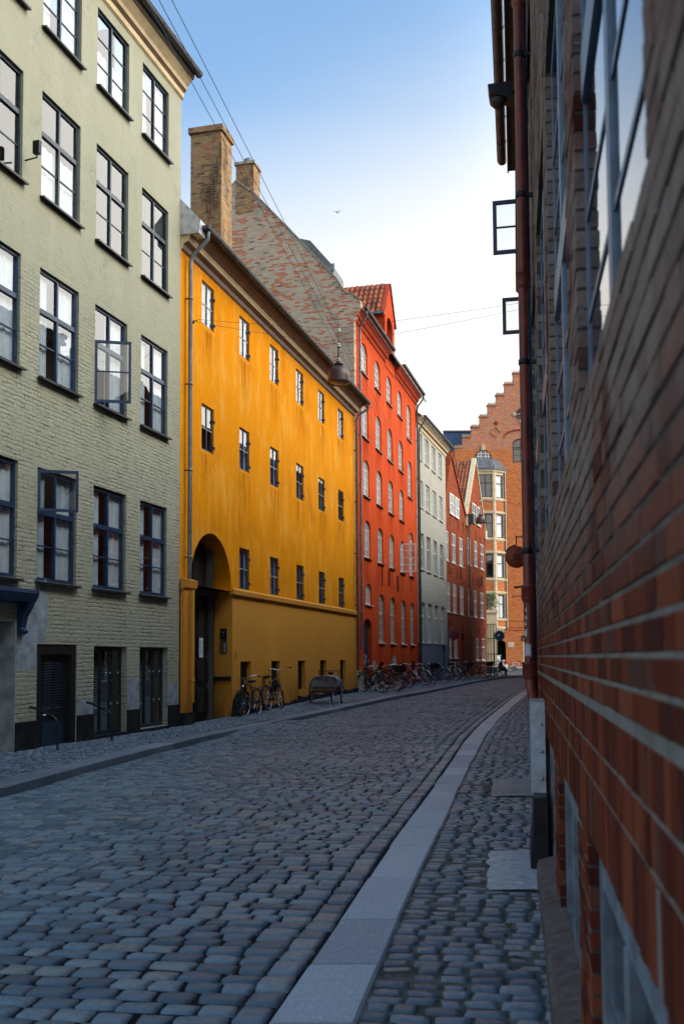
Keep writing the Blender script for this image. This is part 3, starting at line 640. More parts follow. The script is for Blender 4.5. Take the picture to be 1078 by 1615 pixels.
# pavements
def pave(name, fl, fr, y0, y1, zf, L_, Wd, mat, skip=None, sub='joint', nx=3):
    out = []; y = y0
    while y < y1:
        xl, xr = float(fl(y)), float(fr(y)); dx = float(fr(y + .6) - fr(y - .6))/1.2
        p_ = Wd*random.uniform(.94, 1.06)*(1 if y < 30 else 1.3); fill_row(y, math.atan2(-dx, 1), fl, fr, L_, .17, (xl + xr)/2, out, p_, (.005, .010), (.008, .013)); y += p_*math.sqrt(1 + dx*dx)
    out = [q for q in out if not (skip and skip(q[0], q[1]))]; cx, cy, an, aa, bb = zip(*out)
    cx, cy, an, aa, bb = map(np.array, (cx, cy, an, aa, bb)); z = np.array([zf(a, b) for a, b in zip(cx, cy)])
    P, F, Tn = setts(cx, cy, z, an, aa, bb, H=.022, jit=.007, dome=.003, tilt=.010, fine=(nx == 2))
    Vb, Fb = strip_sheet('j', lambda y: float(fl(y)) - .06, lambda y: float(fr(y)) + .04, y0 - .4, y1, lambda x, y: zf(x, y) - .008, None, nx=nx)
    V, F2, T2, Fm = merge([(P, F, Tn, 0), (Vb, Fb, None, 1)])
    return tag(link(name, np_mesh(name, V, F2, [mat, M[sub]], T2, True, Fm)), kind='structure')
SLABS = [(1.57, 10.8, 2.33, 12.35), (.90, 6.5, 1.52, 7.8)]
def in_slab(x, y):
    return any(a + .17*(y - b) - .03 < x < a + .17*(y - b) + (c - a - .17*(d - b)) + .03 and b - .05 < y < d + .03 for a, b, c, d in SLABS)
pave('pavement', lambda y: srx(y) + .01, lambda y: wallx(y) + .05, 2.3, 34, lambda x, y: float(gza(np.float64(y))) + .004*math.sin(x*9 + y*3), .15, .105, M['cobble_small'], in_slab, 'joint_r', nx=2)
pave('pavement', lambda y: facx(y) - .1, lambda y: kbx(y) - .34, 4.0, 74, lambda x, y: float(gza(np.float64(y))), .16, .115, M['cobble_small'])
for (a, b, c, d), nm in zip(SLABS, 'ab'):
    wd = c - a - .17*(d - b); mb = MB(); n = 10; pts = []
    for i in range(n + 1):
        yy = b + (d - b)*i/n; x0 = a + .17*(yy - b) + random.gauss(0, .011)
        pts += [(x0, yy, -.015), (x0 + .012, yy, .003 + random.gauss(0, .002)), (x0 + wd*.5, yy, .005 + random.gauss(0, .002)), (x0 + wd + random.gauss(0, .004), yy, .004)]
    mb.add(pts, [(4*i + k, 4*i + k + 1, 4*i + k + 5, 4*i + k + 4) for i in range(n) for k in range(3)], M['granite_worn'], True)
    o = mb.build('paving_slab'); me = o.data
    at = me.attributes.new('tint', 'FLOAT', 'POINT'); at.data.foreach_set('value', np.full(len(me.vertices), .95 if nm == 'a' else .5, dtype=np.float32)); tag(o, kind='structure')
# ------------------------------------------------------------------ pale green house
def simple_roof(par, u0, u1, y0, h0, y1, h1, m='dark_roof', back=None):
    mb = MB(); b = back or (y1 + (y1 - y0)); t = .12
    mb.prism([(y0, h0), (y1, h1), (b, h0), (b, h0 - t), (y1, h1 - t), (y0, h0 - t)], u0, u1, M[m], 'x'); return mb.build('roof', par)
gr = bld('townhouse', (-9.1, 3.089), (.2727, .9621), 'pale green painted house with dark blue casement windows and black plinth', 'house')
GC = [(10.62, 11.87), (12.52, 13.77), (14.34, 15.62), (16.21, 17.49), (18.09, 19.35)]
GR = [(12.62, 14.2), (9.55, 11.46), (6.36, 8.29), (2.84, 4.79)]
ops = [(a, b, c, d, 0, .12) for a, b in GC for c, d in GR]
gops = ops + [(16.27, 17.57, .04, 1.74, 0, .22), (18.11, 19.42, .06, 1.74, 0, .22), (14.39, 15.67, -.2, 1.76, 0, .2), (10.6, 13.76, -.2, 2.12, 0, 1.25, M['green_patch'])]
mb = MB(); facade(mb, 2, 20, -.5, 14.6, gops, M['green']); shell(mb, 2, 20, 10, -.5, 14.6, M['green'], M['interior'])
for pts in ([(13.8, 1.3), (13.82, 2.3), (14.0, 2.5), (14.35, 2.62), (14.62, 2.9), (14.7, 2.6), (14.66, 2.05), (14.64, 1.79), (14.36, 1.78), (14.36, 1.35)], [(17.6, .44), (17.6, 1.08), (17.8, 1.12), (18.08, 1.04), (18.08, .44)], [(19.45, .44), (19.45, .92), (19.7, .98), (19.98, .95), (19.98, .44)], [(15.7, .48), (15.7, .78), (16.0, .7), (16.2, .84), (16.24, .48)]):
    mb.add([(a, -.004, b) for a, b in pts], [tuple(range(len(pts)))], M['green_patch'])
mb.build('wall', gr)
for a, b in ((2, 10.6), (13.78, 14.38), (15.68, 16.26), (17.58, 18.1), (19.43, 20)): mb = MB(); mb.box(a, b, -.03, .05, -.5, .44 + .002*a, M['black_plinth']); mb.build('plinth', gr)
for a, b in ((16.27, 17.57), (18.11, 19.42)): mb = MB(); mb.box(a, b, -.06, .2, -.5, .05, M['black_plinth']); mb.build('window_step', gr)
win_meshes('g0', 1.26, 1.58, t=.055, bars=((.335, .022), (.665, .022)), fm='teal')
win_meshes('g1', 1.26, 1.91, t=.055, bars=((.62, .085), (.32, .022)), fm='teal')
win_meshes('g2', 1.26, 1.93, t=.055, bars=((.62, .085), (.32, .022)), fm='navy')
win_meshes('gs', 1.26, 1.93, t=.055, bars=((.62, .085),), fm='navy')
cu = {(0, 0): 'pair', (0, 2): 'pair', (0, 3): 'half', (2, 1): 'pair', (2, 2): 'pair', (2, 4): 'pair', (2, 3): 'far', (3, 1): 'full', (3, 2): 'pair', (3, 3): 'pair', (3, 4): 'pair', (0, 4): 'pair', (1, 2): 'half'}
for r_, (c, d) in enumerate(GR):
    for k, (a, b) in enumerate(GC):
        key = 'g0' if r_ == 0 else 'g1' if r_ == 1 else 'g2'
        if (r_, k) == (2, 3): key = 'gs'
        o = place_win(gr, key, a + .005, c, .05, cu.get((r_, k)), 'black', sd=.10)
        if (r_, k) in ((2, 3), (3, 2)):       # opened sashes
            sb = MB(); up = (r_, k) == (3, 2); w_, h_ = .68, (.72 if up else 1.2); m = M['navy']
            sb.box(0, .05, -.02, .02, 0, h_, m); sb.box(w_ - .05, w_, -.02, .02, 0, h_, m); sb.box(.05, w_ - .05, -.02, .02, 0, .05, m); sb.box(.05, w_ - .05, -.02, .02, h_ - .05, h_, m)
            if not up: sb.box(.05, w_ - .05, -.012, .012, h_*.49, h_*.51, m)
            sb.quad((.05, 0, .05), (w_ - .05, 0, .05), (w_ - .05, 0, h_ - .05), (.05, 0, h_ - .05), M['glass'])
            s_ = sb.build('sash', o, Matrix.Translation((0.03, -.03, 1.19 if up else .03)) @ Matrix.Rotation(R(-58 if up else -62), 4, 'Z'))
# cellar shop windows with blinds, and the door
for a, b in ((16.27, 17.57), (18.11, 19.42)):
    w_ = b - a; wb = MB(); m = M['teal']; h_ = 1.66
    for x in (0, w_*.36, w_*.66, w_ - .04): wb.box(x, x + .035, 0, .06, 0, h_, m)
    wb.box(.04, w_ - .04, 0, .06, 0, .07, m); wb.box(.04, w_ - .04, 0, .06, h_ - .06, h_, m)
    for x, z in ((.06, 1.15), (w_*.5, 1.15), (w_*.62, 1.15), (w_*.86, 1.15), (w_*.64, .55), (w_*.86, .55)): wb.box(x, x + .035, -.012, 0, z, z + .035, M['porcelain'])
    wb.box(.07, .38, .02, .04, .5, .515, M['porcelain'])
    o = wb.build('shop_window', gr, Matrix.Translation((a, .12, .06)))
    gb = MB(); gb.quad((.03, .04, .04), (w_ - .03, .04, .04), (w_ - .03, .04, h_ - .03), (.03, .04, h_ - .03), M['glass']); gb.build('pane', o)
    link('blind', curtain_mesh(w_*.93, h_*.86, 'blind_g'), o)
db = MB(); db.box(0, 1.28, .1, .16, 0, 1.95, M['black']); db.box(.0, .16, .02, .1, 0, 1.95, M['black']); db.box(1.12, 1.28, .02, .1, 0, 1.95, M['black']); db.box(.16, 1.12, .02, .1, 1.78, 1.95, M['black'])
db.box(.3, .98, .09, .1, .05, .62, M['teal']); d_ = db.build('door', gr, Matrix.Translation((14.39, 0, -.2)))
pb = MB(); pb.quad((.34, .085, .82), (.94, .085, .82), (.94, .085, 1.68), (.34, .085, 1.68), M['glass']); pb.box(.63, .65, .07, .09, .82, 1.68, M['black']); pb.build('pane', d_)
sb = MB(); z = .84
while z < 1.64: sb.quad((.36, .098, z), (.92, .098, z), (.92, .085, z + .022), (.36, .085, z + .022), M['blind']); z += .046
sb.build('blind', d_)
lb = MB(); lb.box(.5, .8, .06, .09, .70, .75, M['iron']); lb.tube([(.27, .05, .74), (.27, .02, .74), (.36, .02, .74)], .012, M['chrome'], 6); lb.build('handle', d_)
# hood on brackets over the gateway, cornice, gutter, roof
mb = MB(); mb.prism([(-.27, 2.50), (-.31, 2.58), (-.30, 2.64), (0, 2.68), (0, 2.42), (-.24, 2.44)], 9.9, 13.97, M['navy'], 'x')
mb.prism([(0, 2.44), (-.24, 2.45), (-.21, 2.36), (-.11, 2.2), (-.07, 2.02), (-.10, 1.94), (0, 1.88)], 13.8, 13.95, M['navy'], 'x'); mb.lathe([(.0, -.05), (.055, -.03), (.06, 0), (.05, .04), (0, .06)], M['navy'], 10, (13.87, -.10, 1.96)); mb.build('hood', gr)
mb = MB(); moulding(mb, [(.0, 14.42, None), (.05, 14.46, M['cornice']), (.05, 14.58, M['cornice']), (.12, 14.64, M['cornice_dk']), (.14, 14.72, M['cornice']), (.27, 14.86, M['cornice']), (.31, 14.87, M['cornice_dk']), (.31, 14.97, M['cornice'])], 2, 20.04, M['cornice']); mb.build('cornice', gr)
gutter(gr, 2, 20.12, .40, 15.02, .09); simple_roof(gr, 2, 20, -.33, 15.0, 5, 19.6)
mb = MB(); mb.tube([(13.77, -.05, 9.9), (13.77, -.28, 9.92), (13.77, -.28, 10.1)], .015, M['iron'], 6); mb.box(13.73, 13.81, -.34, -.22, 9.98, 10.2, M['iron']); mb.build('wire_insulator', gr)

# ------------------------------------------------------------------ ochre yellow warehouse
ye = bld('warehouse', (-3.647, 22.331), (.251, .968), 'long ochre yellow house with small blue casements and an arched gateway', 'house')
YC = [1.26, 3.84, 6.36, 8.92, 11.46, 14.08]; YW = .78
YR = [(9.57, 10.64), (6.50, 7.62), (3.32, 4.41)]
ops = [(u, u + YW, c, d, 0, .09) for i, (c, d) in enumerate(YR) for k, u in enumerate(YC) if not (i == 2 and k == 0)]
mb = MB(); facade(mb, 0, 16.6, 3.2, 10.95, ops + [(.61, 3.25, 3.2, 4.54, 1.32, .53)], M['yellow'])
LOW = [(u, u + .8, .5, 1.41, 0, .13) for u in YC[1:]]
facade(mb, .0, 16.6, -.5, 3.2, LOW + [(.61, 3.25, -.5, 3.2, 0, .56)], M['ochre'], y=-.03)
shell(mb, 0, 16.6, 9.5, -.5, 10.95, M['yellow'], M['interior'], 1.4); mb.build('wall', ye)
for u in YC[1:]: mb = MB(); mb.quad((u, .095, .45), (u + .8, .095, .45), (u + .8, .095, 1.45), (u, .095, 1.45), M['black']); [mb.tube([(u + .8*q, .06, .48), (u + .8*q, .06, 1.42)], .012, M['iron'], 6) for q in (.2, .4, .6, .8)]; mb.build('cellar_grille', ye)  # black sheet behind the bars paints the darkness of the recess
mb = MB()
for a, b in ((3.28, 8.9), (8.9, 16.6)):
    n = 12; top = [(a + (b - a)*i/n, .18 + .05*math.sin(i*2.1 + a) + (.12 if a > 8 else 0)) for i in range(n + 1)]
    mb.prism([(a, -.5)] + top + [(b, -.5)], -.10, -.02, M['black_plinth'])
mb.prism([(3.0, -.3), (3.3, .42), (3.5, .58), (3.95, .5), (4.0, -.3)], -.2, -.03, M['black_plinth']); mb.box(0, .6, -.12, 0, -.5, .28, M['black_plinth']); mb.build('plinth', ye)
mb = MB(); mb.prism([(-.03, 3.10), (-.11, 3.13), (-.12, 3.24), (-.03, 3.30)], 3.25, 16.6, M['ochre'], 'x'); mb.prism([(.56, 3.12), (-.11, 3.13), (-.12, 3.23), (.56, 3.23)], 3.14, 3.252, M['ochre'], 'x')
mb.box(.04, .5, -.11, -.03, .28, 3.08, M['ochre']); mb.prism([(-.03, 3.04), (-.16, 3.1), (-.19, 3.27), (-.03, 3.32)], -.0, .64, M['ochre'], 'x'); mb.build('ledge', ye)
# gate
mb = MB(); mb.box(.61, 3.25, .47, .55, -.2, 3.05, M['gate']); mb.box(.55, 3.14, .3, .5, 3.04, 3.2, M['slateblue'])
for a in (.68, 1.97):
    for z0, z1 in ((.12, .75), (.88, 1.5), (1.62, 2.75)):
        for x0 in (a + .1, a + .66): mb.box(x0, x0 + .46, .44, .47, z0, z1, M['gate']); mb.box(x0 + .06, x0 + .4, .425, .44, z0 + .06, z1 - .06, M['gate'])
mb.box(1.91, 1.95, .43, .47, 0, 3.05, M['iron']); g_ = mb.build('gate', ye)
pb = MB(); pb.box(2.12, 2.36, .405, .413, 1.52, 2.0, M['paper']); [pb.box(2.15, 2.15 + random.uniform(.1, .16), .402, .4055, z, z + .012, M['slateblue']) for z in np.arange(1.6, 1.95, .04)]; pb.build('notice', g_)
mb = MB(); ap = arc_pts(.61, 3.25, 4.54, 1.32, 16); mb.add([(x, .5, z) for x, z in ap], [tuple(range(len(ap)))], M['gate']); [mb.box(x, x + .04, .47, .5, 3.2, 3.2 + 1.25*math.sqrt(max(0, 1 - ((x - 1.93)/1.32)**2)), M['gate']) for x in (1.2, 1.9, 2.6)]; mb.build('fanlight', ye)
mb = MB(); mb.box(3.18, 3.252, .0, .46, .93, 1.03, M['black']); mb.build('rail', ye)
mb = MB(); mb.box(3.225, 3.252, .12, .30, 1.62, 2.26, M['black']); mb.box(3.215, 3.226, .225, .285, 1.64, 1.98, M['brass']); [mb.box(3.215, 3.226, .14, .20, z, z + .03, M['porcelain']) for z in (1.66, 1.71, 1.76, 1.81, 1.86)]; mb.lathe([(0, -.012), (.016, -.01), (.018, 0)], M['porcelain'], 10, (3.225, .2, 2.16), 'x'); mb.build('intercom', ye)
mb = MB(); mb.box(3.46, 3.53, -.07, -.03, 1.55, 1.72, M['ochre']); mb.build('door_bell', ye)
# windows
win_meshes('y1', YW, 1.06, t=.038, cols=2, mull=.026, bars=((.5, .02),), fm='slateblue', bm='bar_grey', gy=.012)
win_meshes('y2', YW, 1.11, t=.038, cols=2, mull=.026, bars=((.5, .02),), fm='slateblue', bm='bar_grey', gy=.012)
win_meshes('y3', YW, 1.08, t=.038, cols=2, mull=.026, bars=((.5, .02),), fm='slateblue', bm='bar_grey', gy=.012)
hm = MB(); [(hm.box(YW - .02, YW + .012, -.045, .0, z, z + .06, M['slateblue']), hm.box(YW + .0, YW + .03, -.06, -.04, z - .01, z + .04, M['iron'])) for z in (.15, .8)]; hinge = hm.mesh('hinge')
for i, (c, d) in enumerate(YR):
    for k, u in enumerate(YC):
        if i == 2 and k == 0: continue
        cur = {(1, 0): None, (1, 3): 'half', (1, 5): None}.get((i, k), 'blue' if i else 'full')  # white curtains across the top row stand in for sky reflected in the panes
        o = place_win(ye, f'y{i + 1}', u, c, .035, cur); link('hinge', hinge, o)
mb = MB()
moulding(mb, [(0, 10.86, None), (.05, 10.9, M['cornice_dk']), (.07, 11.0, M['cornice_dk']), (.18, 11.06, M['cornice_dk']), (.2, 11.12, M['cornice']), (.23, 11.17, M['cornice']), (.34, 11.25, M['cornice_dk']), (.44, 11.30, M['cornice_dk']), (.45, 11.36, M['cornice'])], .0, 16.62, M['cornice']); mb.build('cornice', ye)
gutter(ye, .1, 16.75, .55, 11.42, .09)
downpipe(ye, .27, 10.7, 3.3, .13, .05, 'zinc', (.3, .55, 11.36)); downpipe(ye, .27, 3.1, .5, .2, .05, 'ochre')
downpipe(ye, 16.42, 10.75, 1.0, .12, .045, 'zinc_dk', (16.66, .55, 11.36))
mb = MB(); mb.prism([(-.46, 11.2), (-.5, 11.5), (-.34, 11.68), (.0, 12.05), (2.2, 13.7), (2.2, 11.2)], -.04, .30, M['porcelain'], 'x'); mb.build('fire_parapet', ye)
simple_roof(ye, .3, 16.6, -.5, 11.42, 4.5, 14.3)
mb = MB(); mb.box(6.95, 7.85, 1.75, 2.75, 12.0, 17.6, M['chim_brick']); mb.box(6.89, 7.91, 1.69, 2.81, 17.6, 17.78, M['chim_brick']); mb.box(6.93, 7.87, 1.73, 2.77, 13.15, 13.22, M['iron'])
mb.box(6.93, 6.952, 2.0, 2.04, 12.5, 14.3, M['iron'])
for k in range(9):
    z = 13.5 + k*.38; mb.tube([(6.95, 2.35, z), (6.86, 2.33, z), (6.86, 2.12, z), (6.95, 2.10, z)], .009, M['iron'], 5)
mb.build('chimney', ye)
mb = MB(); mb.lathe([(.02, -.0), (.03, .04), (.03, .1), (.0, .12)], M['iron'], 8, (.56, -.1, 9.33), 'y'); mb.tube([(.56, 0, 9.37), (.56, -.18, 9.37)], .015, M['iron'], 6); mb.build('wire_hook', ye)

# ------------------------------------------------------------------ red warehouse
rd = bld('warehouse', (.522, 38.408), (.2481, .9687), 'tall red limewashed warehouse with arched white windows and a tiled hoist dormer', 'house')
RC = [1.34, 3.85, 6.32, 8.88, 11.25]; RW = 1.15
def rrow(i, k):
    if k == 4: return [(12.43, 14.22), (9.51, 11.36), None, (5.56, 7.77), (2.13, 4.23)][i]
    return [(13.05, 14.32), (10.43, 11.92), (8.04, 9.55), (5.54, 7.08), (3.65, 4.51) if k == 0 else (2.13, 4.23)][i]
ops = []
for i in range(5):
    for k, u in enumerate(RC):
        q = rrow(i, k)
        if q: ops.append((u + (.12*(i - 1)), u + RW + (.12*(i - 1)), q[0], q[1], .32, .14))
rops = ops + [(1.35, 2.85, .23, 3.06, .35, .22)] + [(u, u + 1.15, .1, 1.3, .25, .4) for u in (4.15, 6.7, 9.25, 11.7)]
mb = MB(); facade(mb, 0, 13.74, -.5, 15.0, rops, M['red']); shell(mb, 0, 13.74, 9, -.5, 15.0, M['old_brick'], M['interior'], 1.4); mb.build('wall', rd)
mb = MB()
for u in (4.15, 6.7, 9.25, 11.7): mb.quad((u, .36, .05), (u + 1.15, .36, .05), (u + 1.15, .36, 1.3), (u, .36, 1.3), M['black'])  # darkness inside the openings painted as black sheets
mb.build('cellar_dark_sheet', rd)
mb = MB()
for pts in ([(.05, -.3), (.05, .75), (.2, 1.02), (.5, .9), (.7, 1.15), (1.0, .8), (1.3, .95), (1.34, -.3)], [(2.87, -.3), (2.87, 1.3), (3.2, 1.4), (3.6, 1.25), (3.8, .7), (4.1, .4), (4.13, -.3)], [(6.9, 1.32), (7.2, 1.52), (7.6, 1.6), (7.9, 1.4), (7.95, 1.1), (7.87, 1.05)], [(5.4, -.3), (5.42, .35), (6.0, .5), (6.6, .3), (6.68, -.3)]):
    mb.add([(a, -.004, b) for a, b in pts], [tuple(range(len(pts)))], M['bare_render'])
mb.build('bare_patch', rd)
for nm, h_ in (('rA', 1.27), ('rA5', 1.79), ('rB', 1.49), ('rB5', 1.85), ('rC', 1.51), ('rD', 1.54), ('rD5', 2.21), ('rE', .86)):
    nb = 4 if h_ < 1.6 else 5
    if h_ < 1: nb = 3
    win_meshes(nm, RW, h_, .32, .06, 2, tuple((q/nb, .022) for q in range(1, nb)), .05, 'white', subs=(.26, .74), gy=.016)
win_meshes('rT', RW, 2.1, .32, .06, 2, ((.6, .08), (.2, .022), (.4, .022), (.8, .022)), .05, 'offwhite', subs=(.26, .74), gy=.016)
for i, nm in enumerate(('rA', 'rB', 'rC', 'rD', 'rE')):
    for k, u in enumerate(RC):
        q = rrow(i, k)
        if not q: continue
        key = nm + ('5' if k == 4 and i in (0, 1, 3) else '')
        if i == 4 and k > 0: key = 'rT'
        o = place_win(rd, key, u + .12*(i - 1), q[0], .075, 'full' if (i + k) % 3 == 0 else 'pair', 'black' if i < 4 else 'offwhite', sd=.08)
        if i == 3 and k == 3:
            sb = MB(); w_, h_ = .62, 1.35; m = M['white']
            sb.box(0, .04, -.02, .02, 0, h_, m); sb.box(w_ - .04, w_, -.02, .02, 0, h_, m)
            for z in (0, h_*.25, h_*.5, h_*.75, h_ - .04): sb.box(.04, w_ - .04, -.015, .015, z, z + (.04 if z in (0, h_ - .04) else .02), m)
            sb.box(w_*.5 - .01, w_*.5 + .01, -.014, .014, .04, h_ - .04, m); sb.quad((.04, 0, .04), (w_ - .04, 0, .04), (w_ - .04, 0, h_ - .04), (.04, 0, h_ - .04), M['glass_clear'])
            sb.build('sash', o, Matrix.Translation((.2, -.16, .02)) @ Matrix.Rotation(R(-82), 4, 'Z'))
mb = MB(); ap = arc_pts(1.35, 2.85, 3.06, .35, 14); mb.add([(1.35, .15, .2)] + [(x, .15, z) for x, z in ap] + [(2.85, .15, .2)], [tuple(range(len(ap) + 2))], M['green_door']); mb.box(2.09, 2.11, .135, .15, .23, 3.05, M['black']); mb.box(1.35, 2.85, -.05, .15, .12, .23, M['bare_render'])
d_ = mb.build('door', rd)
mb = MB()
for k in range(9):
    x = 1.75 + random.uniform(0, .55); z = .85 + random.uniform(0, .6); mb.tube([(x, .142, z), (x + random.uniform(-.15, .15), .142, z + .12), (x + random.uniform(-.2, .2), .142, z + .2), (x + random.uniform(-.1, .25), .142, z + .05)], .013, M['graffiti'], 5)
mb.build('graffiti', d_); mb = MB(); mb.box(2.6, 2.64, .08, .15, 1.3, 1.42, M['chrome']); mb.build('handle', d_)
for u, z in ((4.9, 4.6), (6.2, 4.7), (6.5, 4.7), (8.2, 4.55), (8.5, 4.55)): mb = MB(); mb.box(u, u + .05, -.03, 0, z, z + .75, M['iron']); mb.build('wall_anchor', rd)
for a, b in ((0.02, 5.85), (8.07, 13.76)):
    mb = MB(); moulding(mb, [(0, 14.72, None), (.06, 14.76, M['red_dark']), (.08, 14.86, M['red']), (.17, 14.92, M['red_dark']), (.19, 15.02, M['red']), (.31, 15.12, M['red_dark']), (.33, 15.2, M['red'])], a, b, M['red_dark']); mb.build('cornice', rd)
    gutter(rd, a + .05, b, .44, 15.27, .09)
downpipe(rd, .62, 14.6, 1.8, .10, .045, 'zinc', (.4, .44, 15.2)); downpipe(rd, 13.6, 14.5, .3, .10, .045, 'zinc_dk', (13.62, .44, 15.2))
# gable wall facing along the street
mb = MB(); gp = [(-.02, 0), (-.02, 14.7), (-.3, 15.2), (-.28, 15.5), (.05, 15.78), (.31, 15.84), (.64, 16.39), (2.6, 18.65), (4.12, 20.35), (4.89, 20.95), (5.15, 20.7), (9.0, 16.2), (9.0, 0)]
mb.prism(gp, -.02, .28, M['old_brick'], 'x'); mb.build('gable_wall', rd)
mb = MB(); tp = gp[3:12]
for (a, b), (c, d) in zip(tp, tp[1:]): mb.add([(-.06, a, b), (-.06, c, d), (.3, c, d), (.3, a, b), (-.06, a, b + .06), (-.06, c, d + .06), (.3, c, d + .06), (.3, a, b + .06)], [(0, 1, 5, 4), (2, 3, 7, 6), (4, 5, 6, 7), (0, 3, 2, 1)], M['bare_render'])
mb.build('gable_coping', rd)
mb = MB(); mb.box(-.04, .72, 4.12, 4.89, 19.6, 21.6, M['chim_brick']); mb.box(-.1, .78, 4.06, 4.95, 21.6, 21.72, M['bare_render']); mb.lathe([(.2, 0), (.22, .1), (.2, .22), (.14, .26), (.0, .27)], M['zinc'], 14, (.3, 4.45, 21.72)); mb.build('chimney', rd)
simple_roof(rd, .26, 13.74, -.3, 15.3, 4.4, 20.4)
mb = MB(); mb.prism([(.95, 16.8), (.95, 17.2), (1.9, 18.35), (2.7, 18.6), (3.2, 18.4)], .5, 2.2, M['lead'], 'x'); mb.box(.48, .56, .9, 2.0, 17.0, 17.3, M['zinc']); mb.build('roof_light', rd)
# hoist dormer
mb = MB(); facade(mb, 5.89, 8.03, 14.6, 17.2, [(6.3, 7.55, 15.35, 17.1, .5, .6)], M['red'], M['red_dark'], y=-.03)
mb.add([(5.89, -.03, 17.2), (8.03, -.03, 17.2), (6.96, -.03, 18.74)], [(0, 1, 2)], M['red']); mb.quad((5.89, -.03, 14.6), (5.89, -.03, 17.2), (5.89, 4, 17.2), (5.89, 4, 14.6), M['red']); mb.quad((8.03, -.03, 14.6), (8.03, 4, 14.6), (8.03, 4, 17.2), (8.03, -.03, 17.2), M['red'])
mb.box(5.84, 5.889, .0, 4, 16.9, 17.1, M['red_dark'])
mb.quad((6.3, .57, 15.3), (7.55, .57, 15.3), (7.55, .57, 17.2), (6.3, .57, 17.2), M['red_dark'])
for a, b, c, d in ((5.72, 6.96, 17.0, 18.76), (8.2, 6.96, 17.0, 18.76)): mb.quad((a, -.06, c), (b, -.06, d), (b, 4.2, d), (a, 4.2, c), M['red_dark'])
dm = mb.build('dormer', rd)
pantiles(dm, frame_T((5.68, 4.2, 17.02), (0, -1, 0), (1.28, 0, 1.76)), 4.28, 2.2); pantiles(dm, frame_T((8.24, -.1, 17.02), (0, 1, 0), (-1.28, 0, 1.76)), 4.28, 2.2)
mb = MB(); mb.box(5.6, 5.74, -.05, 4, 16.93, 17.02, M['zinc']); mb.build('eave_board', dm)

# ------------------------------------------------------------------ whitewashed grey house
gy = bld('townhouse', (3.931, 51.718), (.2806, .9598), 'whitewashed brick house with blue grey base, second narrowest in the row', 'house')
gy['label'] = 'pale whitewashed brick house with blue grey painted base between red facades'
SC = [.45, 2.25, 4.2, 6.15]; SW = 1.1
SR = [(12.05, 13.46), (9.49, 10.93), (6.17, 8.09), (2.26, 4.43)]
ops = [(u + .12*i, u + .12*i + SW, c, d, .12 if i == 3 else 0, .14) for i, (c, d) in enumerate(SR) for u in SC]
mb = MB(); facade(mb, 0, 8.45, 2.25, 13.8, [o for o in ops], M['grey']); facade(mb, 0, 8.45, -.5, 2.25, [(6.7, 7.6, .1, 2.2, 0, .3), (.9, 1.9, .2, 1.02, 0, .3), (3.2, 4.2, .2, 1.02, 0, .3)], M['blue_plinth'], y=-.025)
shell(mb, 0, 8.45, 9, -.5, 13.8, M['grey'], M['interior']); mb.build('wall', gy)
mb = MB(); mb.box(6.7, 7.6, .2, .26, .1, 2.2, M['green_door']); mb.box(6.78, 7.52, .18, .2, 1.2, 2.05, M['black']); mb.build('door', gy)
mb = MB(); [mb.quad((u, .25, .15), (u + 1, .25, .15), (u + 1, .25, 1.05), (u, .25, 1.05), M['black']) for u in (.9, 3.2)]; mb.build('cellar_dark_sheet', gy)  # black sheets stand in for the shade inside both openings
win_meshes('s0', SW, 1.41, 0, .07, 2, ((.5, .03),), .06, 'white'); win_meshes('s2', SW, 1.92, 0, .07, 2, ((.64, .07), (.32, .022)), .06, 'offwhite'); win_meshes('s3', SW, 2.17, .12, .07, 2, ((.66, .12), (.33, .022)), .06, 'white')
for i, (c, d) in enumerate(SR):
    for k, u in enumerate(SC): place_win(gy, ('s0', 's0', 's2', 's3')[i], u + .12*i, c, .08, 'full' if i < 2 else ('pair', None)[(i + k) % 2], 'offwhite', sd=.07)
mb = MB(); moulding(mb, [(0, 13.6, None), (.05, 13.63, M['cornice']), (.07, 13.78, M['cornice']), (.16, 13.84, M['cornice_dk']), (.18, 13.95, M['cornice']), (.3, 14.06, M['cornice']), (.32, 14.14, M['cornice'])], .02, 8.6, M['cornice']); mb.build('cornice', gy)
gutter(gy, .1, 8.7, .43, 14.2, .09); downpipe(gy, .3, 13.4, .4, .1, .045, 'zinc_dk', (.3, .43, 14.15)); simple_roof(gy, 0, 8.45, -.3, 14.2, 4.4, 18.2)
mb = MB(); mb.prism([(.8, 14.9), (.75, 16.7), (1.6, 16.9), (3.4, 16.6)], 3.6, 6.6, M['lead'], 'x'); mb.box(3.9, 6.3, .7, .76, 15.2, 16.4, M['glass']); mb.build('roof_dormer', gy)

